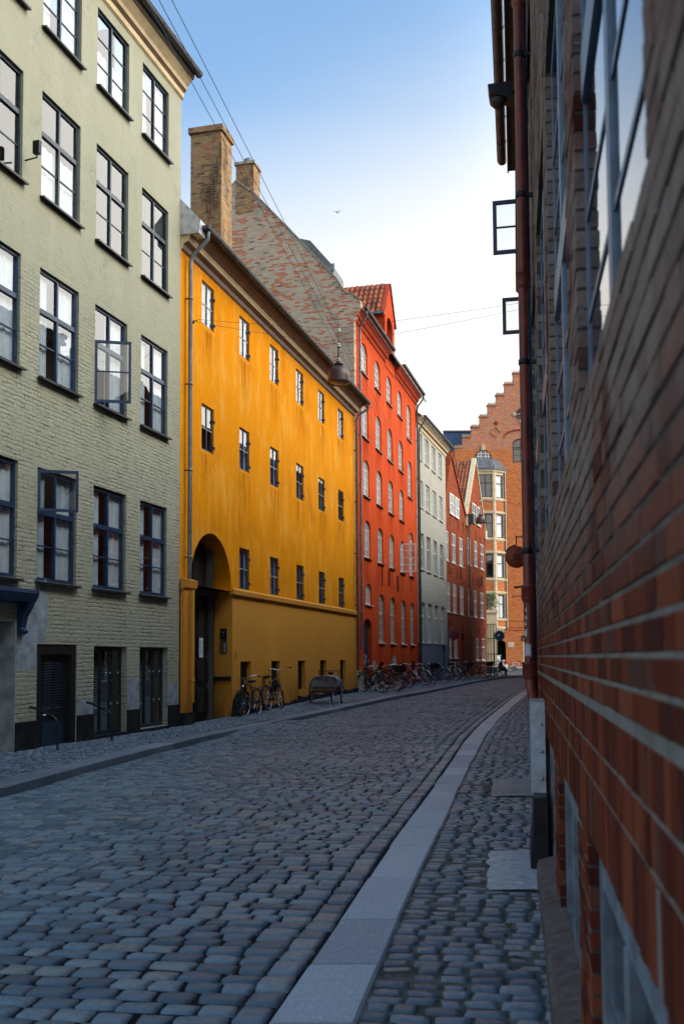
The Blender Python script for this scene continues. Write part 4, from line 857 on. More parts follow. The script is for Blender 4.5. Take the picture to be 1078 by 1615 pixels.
# ------------------------------------------------------------------ two gabled brick houses
BD = (.3083, .9513); BP = (5.863, 59.173)
def gable_house(label, u0, u1, apex, ea, eb, wins, attic, doors, cop):
    """ea / eb = (u,h) of the near and far eave"""
    o = bld('gabled_house', (BP[0] + BD[0]*u0, BP[1] + BD[1]*u0), BD, label, 'house')
    L = lambda u: u - u0
    ops = [(L(a), L(b), c, d, 0, .1) for a, b, c, d, _ in wins] + [(L(a), L(b), c, d, 0, .35) for a, b, c, d in doors]
    mb = MB(); top = 10.4; facade(mb, 0, L(u1), -.5, top, ops, M['house_brick'])
    mb.add([(0, 0, top), (L(u1), 0, top), (L(u1), 0, eb[1]), (L(eb[0]), 0, eb[1]), (L(apex[0]), 0, apex[1]), (L(ea[0]), 0, ea[1]), (0, 0, ea[1])], [tuple(range(7))], M['house_brick'])
    shell(mb, 0, L(u1), 9, -.5, 10.4, M['house_brick'], M['interior']); mb.build('wall', o)
    mb = MB()
    for a, b, c, d in doors: mb.box(L(a), L(b), .25, .32, c - .5, d, M['gate'])
    mb.build('door', o)
    for a, b, c, d, st in wins:
        k = win_meshes(('b', round(b - a, 2), round(d - c, 2)), b - a, d - c, 0, .09, 2, ((.6, .09), (.3, .025)), .08, 'white')
        place_win(o, ('b', round(b - a, 2), round(d - c, 2)), L(a), c, .03, ('pair', 'full', None)[int(a*7) % 3], 'white', sd=.05)
    for a, b, c, d in attic:
        mb = MB(); mb.quad((L(a), -.006, c), (L(b), -.006, c), (L(b), -.006, d), (L(a), -.006, d), M['interior']); mb.build('attic_dark_sheet', o)  # flat dark sheet on the brick paints the unlit room behind the pane
        win_meshes(('b', round(b - a, 2), round(d - c, 2)), b - a, d - c, 0, .09, 2, ((.5, .05),), .08, 'white'); place_win(o, ('b', round(b - a, 2), round(d - c, 2)), L(a), c, -.09)
    mb = MB()
    for (p, q) in ((ea, apex), (apex, eb)):
        mb.prism([(L(p[0]), p[1]), (L(q[0]), q[1]), (L(q[0]), q[1] + .22), (L(p[0]), p[1] + .22)], -.08, .25, M['cream' if cop else 'house_brick'])
    if cop:
        for p in (ea, eb): mb.box(L(p[0]) - .25, L(p[0]) + .3, -.12, .2, p[1] - .55, p[1] + .1, M['cream'])
    mb.build('gable_coping', o)
    for k in range(14):
        mb = MB()
        u = random.uniform(.5, L(u1) - .5); z = random.choice([6.5, 6.6, 9.75, 3.1]); mb.box(u, u + .05, -.03, 0, z, z + random.uniform(.45, .8), M['iron'])
        mb.build('wall_anchor', o)
    for p, sg in ((ea, 1), (eb, -1)):
        dx, dz = L(apex[0]) - L(p[0]), apex[1] - p[1]; ln = math.hypot(dx, dz)
        T = frame_T((L(p[0]), 8.0 if sg > 0 else .2, p[1] + .1), (0, -sg, 0), (dx, 0, dz)); pantiles(o, T, 7.8, ln)
        mb = MB(); mb.quad((L(p[0]), .2, p[1]), (L(apex[0]), .2, apex[1]), (L(apex[0]), 8, apex[1]), (L(p[0]), 8, p[1]), M['dark_roof']); mb.build('roof_boarding', o)
    return o
h1 = gable_house('narrow red brick house with two attic windows under a plain steep gable', 0, 8.12, (3.35, 14.25), (1.3, 10.9), (8.1, 10.9),
    [(1.5, 2.5, 7.43, 9.3, 0), (3.45, 4.75, 7.43, 9.34, 0), (5.8, 7.15, 7.43, 9.33, 0), (1.75, 2.9, 4.26, 6.13, 0), (3.5, 4.85, 4.26, 6.13, 0), (5.85, 7.2, 4.26, 6.15, 0), (2.3, 3.1, 1.42, 2.66, 0), (3.75, 5.0, 1.42, 2.66, 0)],
    [(2.7, 4.0, 10.42, 11.75), (4.35, 5.65, 10.42, 11.75)], [(6.27, 7.4, .1, 3.02)], False)
h2 = gable_house('red brick gabled house with cream gable coping beside the grilled cream wall', 8.14, 15.86, (12.05, 15.5), (8.35, 10.9), (15.7, 10.8),
    [(8.75, 10.0, 7.82, 9.66, 0), (11.15, 12.5, 7.86, 9.7, 0), (13.65, 15.2, 7.88, 9.75, 0), (8.75, 9.85, 4.26, 6.16, 0), (10.85, 12.15, 4.26, 6.15, 0), (13.35, 14.85, 4.28, 6.17, 0), (11.44, 12.7, 1.24, 2.8, 0), (13.6, 15.2, 1.22, 2.82, 0)],
    [(10.35, 11.75, 10.85, 12.25), (12.3, 13.6, 10.88, 12.25)], [(8.95, 10.05, .1, 3.03)], True)
mb = MB(); mb.box(.2, .75, -.5, -.05, 10.55, 11.15, M['slateblue']); mb.tube([(.5, -.25, 10.6), (.5, -.14, 10.2), (.5, -.14, .3)], .06, M['galv_post'], 8); mb.build('downpipe', h2)
# ------------------------------------------------------------------ stepped gable building that closes the street
fg = empty('stepped_gable_building', (0, 95, 0), 0, 'orange brick building with a stepped gable and a cream stone bay window', 'building')
mb = MB(); CX = 17.3
st = [(10.94, 21.6), (11.71, 22.64), (12.56, 23.6), (13.39, 24.6), (14.18, 25.7), (15.01, 26.7), (15.83, 27.77), (16.68, 28.85)]
fops = [(16.5, 18.15, 20.16, 21.4, 0, .25), (14.59, 15.56, -.5, 3.07, .48, 2.4, M['black']), (17.2, 18.4, .2, 3.2, 0, .3)]  # black archway faces put its deep shade into the colour
facade(mb, 10.94, 2*CX - 10.94, -.5, 7.2, [f for f in fops if f[3] < 7], M['far_brick']); facade(mb, 10.94, 2*CX - 10.94, 7.2, 21.4, [fops[0]], M['far_brick'])
facade(mb, 10.94, 2*CX - 10.94, 21.4, 21.6, [(16.5, 18.15, 21.4, 21.6, 0, .25)], M['diaper'])
for (x, t), (_, p) in zip(st[1:], st): 
    o_ = [(16.5, 18.15, 21.4, 22.48, .55, .25)] if t < 23 else []
    if t < 23: facade(mb, x, 2*CX - x, p, t, [(16.5, 18.15, p, 22.48, .55, .25)], M['diaper'])
    else: facade(mb, x, 2*CX - x, p, t, [], M['diaper'])
    for q in (x, 2*CX - x): mb.quad((q, 0, p), (q, .5, p), (q, .5, t), (q, 0, t), M['diaper'])
mb.quad((10.94, 0, -.5), (10.94, 12, -.5), (10.94, 12, 21.6), (10.94, 0, 21.6), M['far_brick']); mb.quad((14.2, 2.38, -.5), (16, 2.38, -.5), (16, 2.38, 3.4), (14.2, 2.38, 3.4), M['black']); mb.box(11.0, 23.6, 2.45, 11.9, -.5, 21.0, M['interior']); mb.quad((14, 1.2, 19), (20, 1.2, 19), (20, 1.2, 24), (14, 1.2, 24), M['interior']); mb.build('wall', fg)
for i, (x, t) in enumerate(st):
    nx = st[i + 1][0] if i < 7 else 2*CX - x
    for a, b in ((x, nx), (2*CX - nx, 2*CX - x)):
        mb = MB(); mb.box(a - .08, b + .04, -.1, .5, t, t + .1, M['diaper'])
        n = 5
        for k in range(n): u = a + (b - a)*(k + .25)/n; mb.prism([(u - .06, t + .1), (u + .1, t + .1), (u + .02, t + .34)], -.06, .4, M['bare_render'])
        mb.build('gable_coping', fg)
        if i == 7: break
mb = MB(); mb.box(10.94, 14.59, -.06, 0, -.5, .5, M['lead']); mb.box(15.56, 17.2, -.06, 0, -.5, .5, M['lead']); mb.box(18.4, 24, -.06, 0, -.5, .5, M['lead'])
for z in (4.0, 4.25, 4.9): mb.box(15.9, 24, -.05, 0, z, z + .07, M['far_brick'])
mb.build('base_course', fg)
win_meshes('f1', 1.65, 2.32, .55, .1, 2, ((.62, .09), (.3, .04)), .1, 'brown_fr'); place_win(fg, 'f1', 16.5, 20.16, .1)
mb = MB(); ap = arc_pts(15.7, 18.95, 23.25, .75, 16)
for p, q in zip(ap, ap[1:]): mb.add([(p[0], -.06, p[1]), (q[0], -.06, q[1]), (q[0], -.06, q[1] + .16), (p[0], -.06, p[1] + .16), (p[0], 0, p[1]), (q[0], 0, q[1]), (q[0], 0, q[1] + .16), (p[0], 0, p[1] + .16)], [(0, 1, 2, 3), (0, 4, 5, 1), (3, 2, 6, 7)], M['house_brick'])
mb.build('hood_mould', fg)
# lunette over the bay
mb = MB(); ap = arc_pts(12.86, 14.5, 21.4, .95, 18); mb.add([(x, -.02, z) for x, z in ap], [tuple(range(len(ap)))], M['black']); lu = mb.build('lunette', fg)
mb = MB()
for p, q in zip(ap, ap[1:]):
    f_ = lambda p, s: (13.68 + (p[0] - 13.68)*s, 20.45 + (p[1] - 20.45)*s)
    a, b, c, d = p, q, f_(q, .9), f_(p, .9); mb.add([(x, -.1, z) for x, z in (a, b, c, d)] + [(x, -.02, z) for x, z in (a, b, c, d)], [(0, 1, 2, 3), (0, 4, 5, 1), (3, 2, 6, 7)], M['brown_fr'])
for x in (13.2, 13.45, 13.9, 14.15): mb.box(x - .03, x + .03, -.09, -.03, 20.45, 20.45 + .93*math.sqrt(1 - ((x - 13.68)/.83)**2), M['white'])
for z in (20.72, 21.0): mb.box(13.0, 14.35, -.085, -.03, z, z + .04, M['white'])
mb.box(12.9, 14.46, -.12, -.02, 20.4, 20.5, M['brown_fr']); mb.build('frame', lu)
g_ = MB(); g_.add([(13.68 + (x - 13.68)*.9, -.05, 20.45 + (z - 20.45)*.9) for x, z in ap], [tuple(range(len(ap)))], M['glass']); g_.build('pane', lu)
mb = MB(); mb.box(13.5, 13.86, -.16, 0, 21.35, 21.85, M['sandstone']); mb.lathe([(.5, -.08), (.5, 0)], M['sandstone'], 4, (14.9, 0, 23.1), 'y'); mb.build('keystone', fg)
mb = MB(); mb.lathe([(.36, -.0), (.36, -.08), (.46, -.09), (.5, -.0)], M['brown_fr'], 24, (17.37, 0, 24.86), 'y'); mb.lathe([(0, -.02), (.37, -.02)], M['car_glass'], 24, (17.37, 0, 24.86), 'y')
mb.box(17.35, 17.39, -.05, -.01, 24.5, 25.2, M['white']); mb.box(17.0, 17.72, -.05, -.01, 24.84, 24.88, M['white'])
for a, b, c, d in ((16.6, 16.9, 24.7, 25.0), (17.85, 18.15, 24.7, 25.0), (17.22, 17.52, 25.4, 25.75), (17.22, 17.52, 23.95, 24.35)): mb.box(a, b, -.09, 0, c, d, M['sandstone'])
mb.build('round_window', fg)
mb = MB(); mb.lathe([(0, -.05), (.22, -.05), (.28, 0)], M['house_brick'], 4, (14.95, 0, 24.0), 'y'); mb.build('vent', fg)
# bay window: three facets
bw = empty('bay_window', (0, 0, 0)); bw.parent = fg
fac = [((11.62, 0), (12.9, -1.12)), ((12.9, -1.12), (14.46, -1.12)), ((14.46, -1.12), (15.74, 0))]
BR = [(16.62, 18.82), (12.78, 15.02), (8.95, 11.22), (5.1, 7.36)]
fb = MB(); trim = MB()
win_meshes('bayF', 1.26, 2.22, 0, .07, 2, ((.62, .07),), .08, 'brown_fr'); win_meshes('bayS', 1.0, 2.22, 0, .07, 1, ((.62, .07),), .08, 'brown_fr')
for k, (p, q) in enumerate(fac):
    d = Vector((q[0] - p[0], q[1] - p[1], 0)); L = d.length; d.normalize(); T = Matrix(((d.x, -d.y, 0, p[0]), (d.y, d.x, 0, p[1]), (0, 0, 1, 0), (0, 0, 0, 1)))
    w_ = 1.26 if k == 1 else 1.0; a = (L - w_)/2
    fb.T = T; facade(fb, 0, L, 4.15, 19.3, [(a, a + w_, c, d_, 0, .2) for c, d_ in BR], M['sandstone'])
    trim.T = T
    for z0, z1 in ((15.35, 16.25), (11.55, 12.4), (7.7, 8.6), (4.35, 4.85)): panel = MB(); panel.T = T; panel.box(a - .02, a + w_ + .02, -.02, 0, z0, z1, M['far_brick']); panel.build('brick_panel', bw)
    for z in (16.35, 15.1, 12.5, 11.3, 8.7, 7.45, 4.9, 19.1): trim.box(-.03, L + .03, -.09, 0, z, z + .18, M['sandstone'])
    for x in (0.0, L - .12): trim.box(x, x + .12, -.06, 0, 4.15, 19.1, M['sandstone'])
    for i, (c, d_) in enumerate(BR):
        o = place_win(bw, 'bayF' if k == 1 else 'bayS', a, c, .1, T=T, curtain='pair' if i == 3 else ('full' if k == 2 else None))
fb.T = None; fb.quad((11.7, -.2, 4), (15.7, -.2, 4), (15.7, -.2, 19.3), (11.7, -.2, 19.3), M['interior'])
fb.add([(11.62, 0, 4.15), (12.9, -1.12, 4.15), (14.46, -1.12, 4.15), (15.74, 0, 4.15), (12.6, 0, 3.2), (14.8, 0, 3.2)], [(0, 4, 1), (1, 4, 5, 2), (2, 5, 3)], M['sandstone'])
fb.build('facing', bw); trim.build('stone_band', bw)
rb = MB(); lo = [(11.45, 0), (12.82, -1.28), (14.54, -1.28), (15.92, 0)]; hi = [(12.3, 0), (13.1, -.7), (14.26, -.7), (15.1, 0)]
rb.add([(x, y, 19.42) for x, y in lo] + [(x, y, 20.4) for x, y in hi], [(0, 1, 5, 4), (1, 2, 6, 5), (2, 3, 7, 6), (4, 5, 6, 7)], M['lead'])
for i in range(3):
    for k in range(5):
        f = k/5; a = Vector((*lo[i], 19.43)).lerp(Vector((*lo[i + 1], 19.43)), f); b = Vector((*hi[i], 20.41)).lerp(Vector((*hi[i + 1], 20.41)), f); rb.tube([a, b], .03, M['lead'], 5)
rb.add([(x, y, 19.28) for x, y in lo] + [(x, y, 19.44) for x, y in lo], [(0, 1, 5, 4), (1, 2, 6, 5), (2, 3, 7, 6), (0, 3, 2, 1)], M['lead']); rb.build('bay_roof', bw)
# side wing with blue slate roof, ground floor details
mb = MB(); mb.box(2, 10.9, .6, 12, -.5, 17.5, M['far_brick']); mb.build('wing', fg)
mb = MB(); mb.prism([(.6, 17.4), (5.5, 24.4), (5.6, 24.5), (11, 17.4)], 10.45, 13.6, M['slate'], 'x'); mb.box(10.4, 13.6, 5.4, 5.7, 24.42, 24.55, M['lead']); mb.build('slate_roof', fg)
mb = MB(); mb.prism([(11.2, 21.2), (17.3, 28.2), (23.4, 21.2)], .55, 12, M['dark_roof']); mb.build('roof', fg)
mb = MB(); mb.box(15.75, 16.35, -.04, 0, 2.35, 2.85, M['sandstone']); mb.build('plaque', fg)
mb = MB(); mb.box(17.2, 18.4, .1, .2, .2, 3.2, M['gate']); mb.box(17.2, 17.32, .0, .1, .2, 3.2, M['cream']); mb.box(17.1, 18.4, -.08, .0, 3.0, 3.5, M['black']); mb.box(17.2, 18.3, -.085, -.08, 3.1, 3.2, M['porcelain']); mb.build('door', fg)
blk = empty('brick_building', (24, 96, 0), 0, 'plain orange brick block standing next along from the stepped gable', 'building')
mb = MB(); mb.box(0, 30, 0, 12, -.5, 15, M['far_brick']); mb.build('wall', blk)

# cream wall with iron grille left of the archway
cw = empty('garden_wall', (11.6, 84.5, .1), 0, 'cream rendered wall under the bay window with black iron grille', 'wall')
mb = MB(); mb.box(-.6, 1.5, 0, .5, -.3, 5.1, M['cream']); mb.box(-.7, 1.6, -.1, .6, 5.1, 5.35, M['cream']); mb.box(-.6, 1.52, -.02, 0, -.3, .5, M['lead']); mb.build('wall', cw)
mb = MB()
for k in range(9): x = -.5 + k*.24; mb.tube([(x, -.12, .1), (x, -.12, 4.2)], .02, M['iron'], 6)
for z in (.4, 1.6, 2.9, 4.1): mb.box(-.55, 1.48, -.14, -.1, z, z + .05, M['iron'])
mb.build('grille', cw)
def leafy(name, loc, label, n, rx, rz, cat='plant', m='leaf', pot=True):
    o = empty(name, loc, 0, label, cat); mb = MB()
    for k in range(n):
        a = random.uniform(0, 6.28); r = rx*math.sqrt(random.random()); z = random.uniform(.2, rz); c = Vector((r*math.cos(a), r*math.sin(a)*.6, z)); d = Vector((random.uniform(-1, 1), random.uniform(-1, 1), random.uniform(-.4, 1))).normalized(); e = d.orthogonal().normalized(); l = random.uniform(.08, .17)
        mb.add([c - d*l, c + e*l*.35, c + d*l, c - e*l*.35], [(0, 1, 2, 3)], M[m])
    mb.build('foliage', o); mb = MB()
    for k in range(6): a = k; mb.tube([(0, 0, .1), (rx*.3*math.cos(a), .2*math.sin(a), rz*.5), (rx*.7*math.cos(a), .4*math.sin(a), rz*.85)], [.02, .014, .006], M['wood'], 5)
    mb.build('stem', o)
    if pot: mb = MB(); mb.lathe([(.0, 0), (.2, 0), (.28, .26), (.25, .26), (.0, .2)], M['clay'], 14); mb.build('pot', o)
    return o
leafy('potted_plant', (12.7, 84.7, 5.45), 'bushy green plant growing on top of the cream grilled wall', 260, .55, 1.5)

# ------------------------------------------------------------------ near brick building on the other side
AD = Vector((.1680, .9858)); S_END = 11.7; A_ORG = (.23 + AD.x*S_END, AD.y*S_END)
nb = empty('brick_building', (A_ORG[0], A_ORG[1], 0), math.atan2(-AD.y, -AD.x), 'weathered red brick building with tall grey blue windows and a red brown downpipe', 'building')
AX = [(8.45, 10.1), (6.30, 7.92), (4.15, 5.78), (2.0, 3.63), (10.63, 12.25)]
wops = [(a, b, 2.27, 4.72) for a, b in AX] + [(a, b, 6.5, 8.9) for a, b in AX]; bops = [(a, b, .02, .94) for a, b in AX]
allo = wops + bops
def bricks(ops, x0, x1, h0, h1, lint):
    V, F, T_ = [], [], []; RH = .0667; n = 0; nrow = int(round((h1 - h0)/RH)); blocks = []
    holes = [(a, b, c, d) for a, b, c, d in ops] + [(a - .06, b + .06, d, d + .232) for a, b, c, d in lint] + [(0.4, x1, .94, 1.345)]
    for r_ in range(nrow):
        z0 = h0 + r_*RH; zc = z0 + RH/2
        seg = [(x0, x1)]
        for a, b, c, d in holes:
            if c < zc < d: seg = [s for (p, q) in seg for s in ((p, min(q, a)), (max(p, b), q)) if s[1] - s[0] > .03]
        pos = x0 - (.0 if r_ % 2 else .174) - (.06 if r_ % 4 > 1 else 0); k = 0
        while pos < x1:
            w_ = .24 if k % 2 == 0 else .12; a, b = pos, pos + w_; pos += w_; k += 1
            for p, q in seg:
                l, r2 = max(a, p), min(b, q)
                if r2 - l > .03: blocks.append((l + (.006 if l > p + .001 else .0), r2 - (.006 if r2 < q - .001 else 0), z0 + .0055, z0 + RH - .0055))
    for a, b, c, d in lint:
        x = a - .06
        while x < b + .06 - .03: blocks.append((x + .005, min(x + .067, b + .06) - .005, d + .006, d + .227)); x += .067
    for z0, z1, sh in ((.944, 1.125, 0), (1.135, 1.225, .03), (1.235, 1.342, 0)):      # jack arches of upright bricks run together over the cellar windows
        x = .4 + sh
        while x < x1: blocks.append((x + .003, x + .064, z0, z1)); x += .067
    Bk = np.array(blocks); n = len(Bk); bev = .003
    ox = rng.normal(0, .0011, n); jj = rng.normal(0, .0009, (n, 4))
    a, b, c, d = Bk.T
    def ring(i, y, jy=None): return np.stack([np.stack([x, np.full(n, 0.0) + y + (jy[:, q] if jy is not None else 0), z], 1) for q, (x, z) in enumerate(((a + i, c + i), (b - i, c + i), (b - i, d - i), (a + i, d - i)))], 1)
    V = np.concatenate([ring(bev, ox, jj), ring(0, ox + .002), ring(0, .115 + 0*ox)], 1)
    q = [(0, 1, 2, 3)] + [(4 + i, 4 + (i + 1) % 4, (i + 1) % 4, i) for i in range(4)] + [(8 + i, 8 + (i + 1) % 4, 4 + (i + 1) % 4, 4 + i) for i in range(4)]
    F = (np.array(q)[None] + 12*np.arange(n)[:, None, None]).reshape(-1, 4)
    return V.reshape(-1, 3), F, np.repeat(rng.random(n), 12)
V, F, T_ = bricks(allo, 0.0, 11.4, -.1, 7.2, [w for w in wops if w[3] < 6])
mbm = MB(); inf = [(a - .005, b + .005, c - .005, d + .005, 0, .12) for a, b, c, d in allo]
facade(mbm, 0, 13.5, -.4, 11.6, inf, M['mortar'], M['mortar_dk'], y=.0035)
facade(mbm, 0, 13.5, 7.2, 11.6, [(a, b, c, d, 0, .12) for a, b, c, d in wops if c > 7.2], M['opp_brick'], y=.0)
shell(mbm, 0, 13.5, 8, -.4, 11.6, M['house_brick'], M['interior'], 1.0)
vm = np.array(mbm.v); 
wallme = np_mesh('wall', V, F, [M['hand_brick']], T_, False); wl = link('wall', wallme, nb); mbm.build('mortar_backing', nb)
win_meshes('a1', 1.65, 2.45, 0, .05, 2, ((.13, .031), (.265, .031), (.457, .16), (.62, .031), (.78, .031)), .085, 'steelblue', gy=.006)
win_meshes('a2', 1.65, .92, 0, .14, 2, ((.5, .03),), .12, 'pale_frame')
kb_ = MB(); kb_.box(-.0, .012, -.028, -.012, 0, .034, M['zinc']); kb_.tube([(.006, -.02, 0), (.008, -.024, -.02), (.018, -.02, -.034), (.034, -.006, -.045)], .0028, M['zinc'], 5); hk = kb_.mesh('window_stay')
for i, (a, b) in enumerate(AX):
    o = place_win(nb, 'a1', a - .015, 2.27, .032, 'full' if i in (1, 3) else None, 'rough_granite', sd=-.03, so=.0); [link('window_stay', hk, o, Matrix.Translation((0, 0, z))) for z in (.35, 1.3, 2.1)]
    o = place_win(nb, 'a1', a - .015, 6.47, .06)
    o = place_win(nb, 'a2', a - .015, .02, .032, None, 'cream', sd=.0, so=0)
mb = MB()
for i in range(14): x0, x1 = 4.95 + i*.6, 4.95 + (i + 1)*.6 - .012; mb.prism([(-.095 + random.gauss(0, .004), -.3), (-.09 + random.gauss(0, .004), .13), (-.075, .16 + random.gauss(0, .006)), (.03, .19), (.03, -.3)], x0, x1, M['rough_granite'], 'x')
mb.build('plinth', nb)
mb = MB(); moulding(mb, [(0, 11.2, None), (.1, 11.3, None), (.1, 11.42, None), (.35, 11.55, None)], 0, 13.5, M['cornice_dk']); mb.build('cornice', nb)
gutter(nb, 0, 13.5, .42, 11.62, .09); simple_roof(nb, 0, 13.5, -.33, 11.6, 5, 13.6)
# downpipe with sockets, its galvanised sleeve and cast foot
px = S_END - 8.11; mb = MB()
mb.tube([(px, -.095, 11.4), (px, -.095, 6), (px, -.095, 1.38), (px + .01, -.09, 1.26), (px + .06, -.075, 1.17), (px + .13, -.065, 1.12)], .039, M['rust_pipe'], 16)
for z, rr in ((2.02, .056), (1.40, .058), (4.6, .054), (7.0, .054)): mb.lathe([(.04, z - .09), (rr - .008, z - .075), (rr, z - .05), (rr, z + .03), (rr + .006, z + .035), (rr + .006, z + .05), (.04, z + .06)], M['rust_pipe'], 18, (px, -.095, 0))
for z in (2.35, 3.9, 5.3, 6.5): mb.lathe([(.041, -.025), (.047, -.02), (.047, .02), (.041, .025)], M['iron'], 16, (px, -.095, z)); mb.box(px - .015, px + .015, -.06, .02, z - .015, z + .015, M['iron'])
dp = mb.build('downpipe', nb)
def scuff(z0, z1, a0, a1, m):
    pts = []; n = 6
    for k in range(n + 1):
        a = R(a0 + (a1 - a0)*k/n); j0, j1 = random.uniform(-.01, .01), random.uniform(-.015, .015); pts += [(px + .0398*math.cos(a), -.095 + .0398*math.sin(a), z0 + j0), (px + .0398*math.cos(a), -.095 + .0398*math.sin(a), z1 + j1)]
    mb = MB(); mb.add(pts, [(2*k, 2*k + 2, 2*k + 3, 2*k + 1) for k in range(n)], M[m], True); mb.build('sticker_remnant', dp)
scuff(1.50, 1.60, -75, 20, 'porcelain'); scuff(1.66, 1.71, -70, -25, 'offwhite'); scuff(1.74, 1.77, -60, -30, 'offwhite'); scuff(1.80, 1.82, -50, -20, 'porcelain'); scuff(1.86, 1.89, -40, -25, 'offwhite')
mb = MB(); mb.tube([(px - .3, -.055, 11), (px - .3, -.055, .2)], .03, M['navy'], 10); cdt = mb.build('cable_duct', nb); mb = MB(); mb.box(px - .31, px - .26, -.0885, -.086, 1.16, 1.44, M['navy']); [mb.box(px - .27, px - .2685 + .03, -.075 - .012*(i % 2), -.055, 1.17 + i*.045, 1.19 + i*.045, M['porcelain']) for i in range(6)]; mb.build('sticker', cdt)
mb = MB(); x0, x1 = px + .16, px + .62
mb.box(x0, x1, -.105, -.10, .48, 1.17, M['galv']); mb.box(x0, x0 + .005, -.10, -.0, .48, 1.17, M['galv']); mb.box(x1 - .005, x1, -.10, -.0, .48, 1.17, M['galv']); mb.box(x0, x1, -.10, 0, 1.165, 1.17, M['galv'])
for z in (.6, .8, 1.0): mb.lathe([(0, .012), (.014, .01), (.014, 0)], M['galv'], 8, (x1 - .0, -.03, z), 'x')
mb.build('pipe_sleeve', nb)
mb = MB(); mb.prism([(-.13, -.1), (-.12, .1), (-.10, .3), (-.095, .5), (0, .5), (0, -.1)], px + .3, px + .9, M['iron'], 'x'); mb.build('cast_foot', nb)

# next house along, set back a little, with wide eaves, opened casements and a floodlight
BDr = Vector((.1724, .985)); O = (.5 + .175*27, 27)
nh = empty('brick_building', (O[0], O[1], 0), math.atan2(-BDr.y, -BDr.x), 'brick house with wide eaves and two opened blue casements beyond the brown downpipe', 'building')
HX = [1.2, 3.6, 6.0, 7.85, 10.2, 12.6]; HR = [(.6, 2.5), (3.9, 5.9), (6.4, 8.0), (8.25, 10.3)]
mb = MB(); facade(mb, 0, 15.55, -.4, 11.5, [(u, u + 1.2, c, d, 0, .14) for u in HX for c, d in HR], M['opp_brick']); shell(mb, 0, 15.55, 8, -.4, 11.5, M['opp_brick'], M['interior']); mb.build('wall', nh)
for c, d in HR:
    win_meshes(('n', d - c), 1.2, d - c, 0, .06, 2, ((.6, .06),), .07, 'navy')
    for k, u in enumerate(HX):
        o = place_win(nh, ('n', d - c), u, c, .08, ('pair', None)[k % 2])
        for kk, h_, z, wd in ((3, 1.06, 1.0, .82), (2, .78, 0.02, .68)):
            if c > 8 and k == kk:
                sb = MB(); m = M['navy']; e_ = .075; sb.box(0, e_, -.022, .022, 0, h_, m); sb.box(wd - e_, wd, -.022, .022, 0, h_, m); sb.box(e_, wd - e_, -.022, .022, 0, e_, m); sb.box(e_, wd - e_, -.022, .022, h_ - e_, h_, m)
                if kk == 3: sb.box(.05, wd - .05, -.014, .014, h_*.5 - .015, h_*.5 + .015, m)
                sb.quad((.05, 0, .05), (wd - .05, 0, .05), (wd - .05, 0, h_ - .05), (.05, 0, h_ - .05), M['glass_clear'])
                sb.build('sash', o, Matrix.Translation((.62, -.08, z)) @ Matrix.Rotation(R(-92), 4, 'Z'))
mb = MB(); mb.box(7.4, 15.55, -.5, 0, 11.4, 11.46, M['soffit']); mb.box(7.4, 15.55, -.53, -.5, 11.36, 11.58, M['cornice_dk']); mb.box(-.1, 7.38, -.2, 0, 11.4, 11.5, M['cornice_dk']); mb.build('eave_board', nh)
gutter(nh, 7.4, 15.6, .63, 11.62, .09, 'zinc_dk'); gutter(nh, 0, 7.3, .29, 11.62, .07, 'zinc_dk'); simple_roof(nh, 0, 15.5, -.2, 11.6, 4, 13.4)
mb = MB(); mb.tube([(11.15, 0, 10.9), (11.15, -.55, 10.9)], .025, M['iron'], 8); mb.prism([(-.42, 10.72), (-.8, 10.86), (-.82, 11.0), (-.45, 11.02)], 11.0, 11.3, M['iron'], 'x')
mb.lathe([(0, -.13), (.06, -.125), (.13, -.05), (.14, 0)], M['zinc_dk'], 14, (11.15, -.66, 10.78)); tag(mb.build('floodlight', nh))
# further house on the same side, lengthened out of view to shade the street end
cd = Vector((.1885, .982)); O = (.192*73 + .05, 73)
fh = empty('brick_building', (O[0], O[1], 0), math.atan2(-cd.y, -cd.x), 'dull red brick house behind the round terracotta shop sign', 'building')
mb = MB(); fo = [(u, u + 1.2, c, d, 0, .14) for u in np.arange(1.5, 44, 2.6) for c, d in ((.7, 2.6), (4.0, 5.9), (7.2, 9.0))]
facade(mb, 0, 46.4, -.4, 11, fo, M['opp_brick']); shell(mb, 0, 46.4, 9, -.4, 11, M['opp_brick'], M['interior'])
mb.build('wall', fh); simple_roof(fh, 0, 46.4, -.3, 11.1, 4.5, 13)
win_meshes('q1', 1.2, 1.9, 0, .06, 2, ((.6, .06),), .07, 'white'); win_meshes('q2', 1.2, 1.8, 0, .06, 2, ((.6, .06),), .07, 'white')
for a, b, c, d, *_ in fo: place_win(fh, 'q1' if d - c > 1.85 else 'q2', float(a), c, .08)
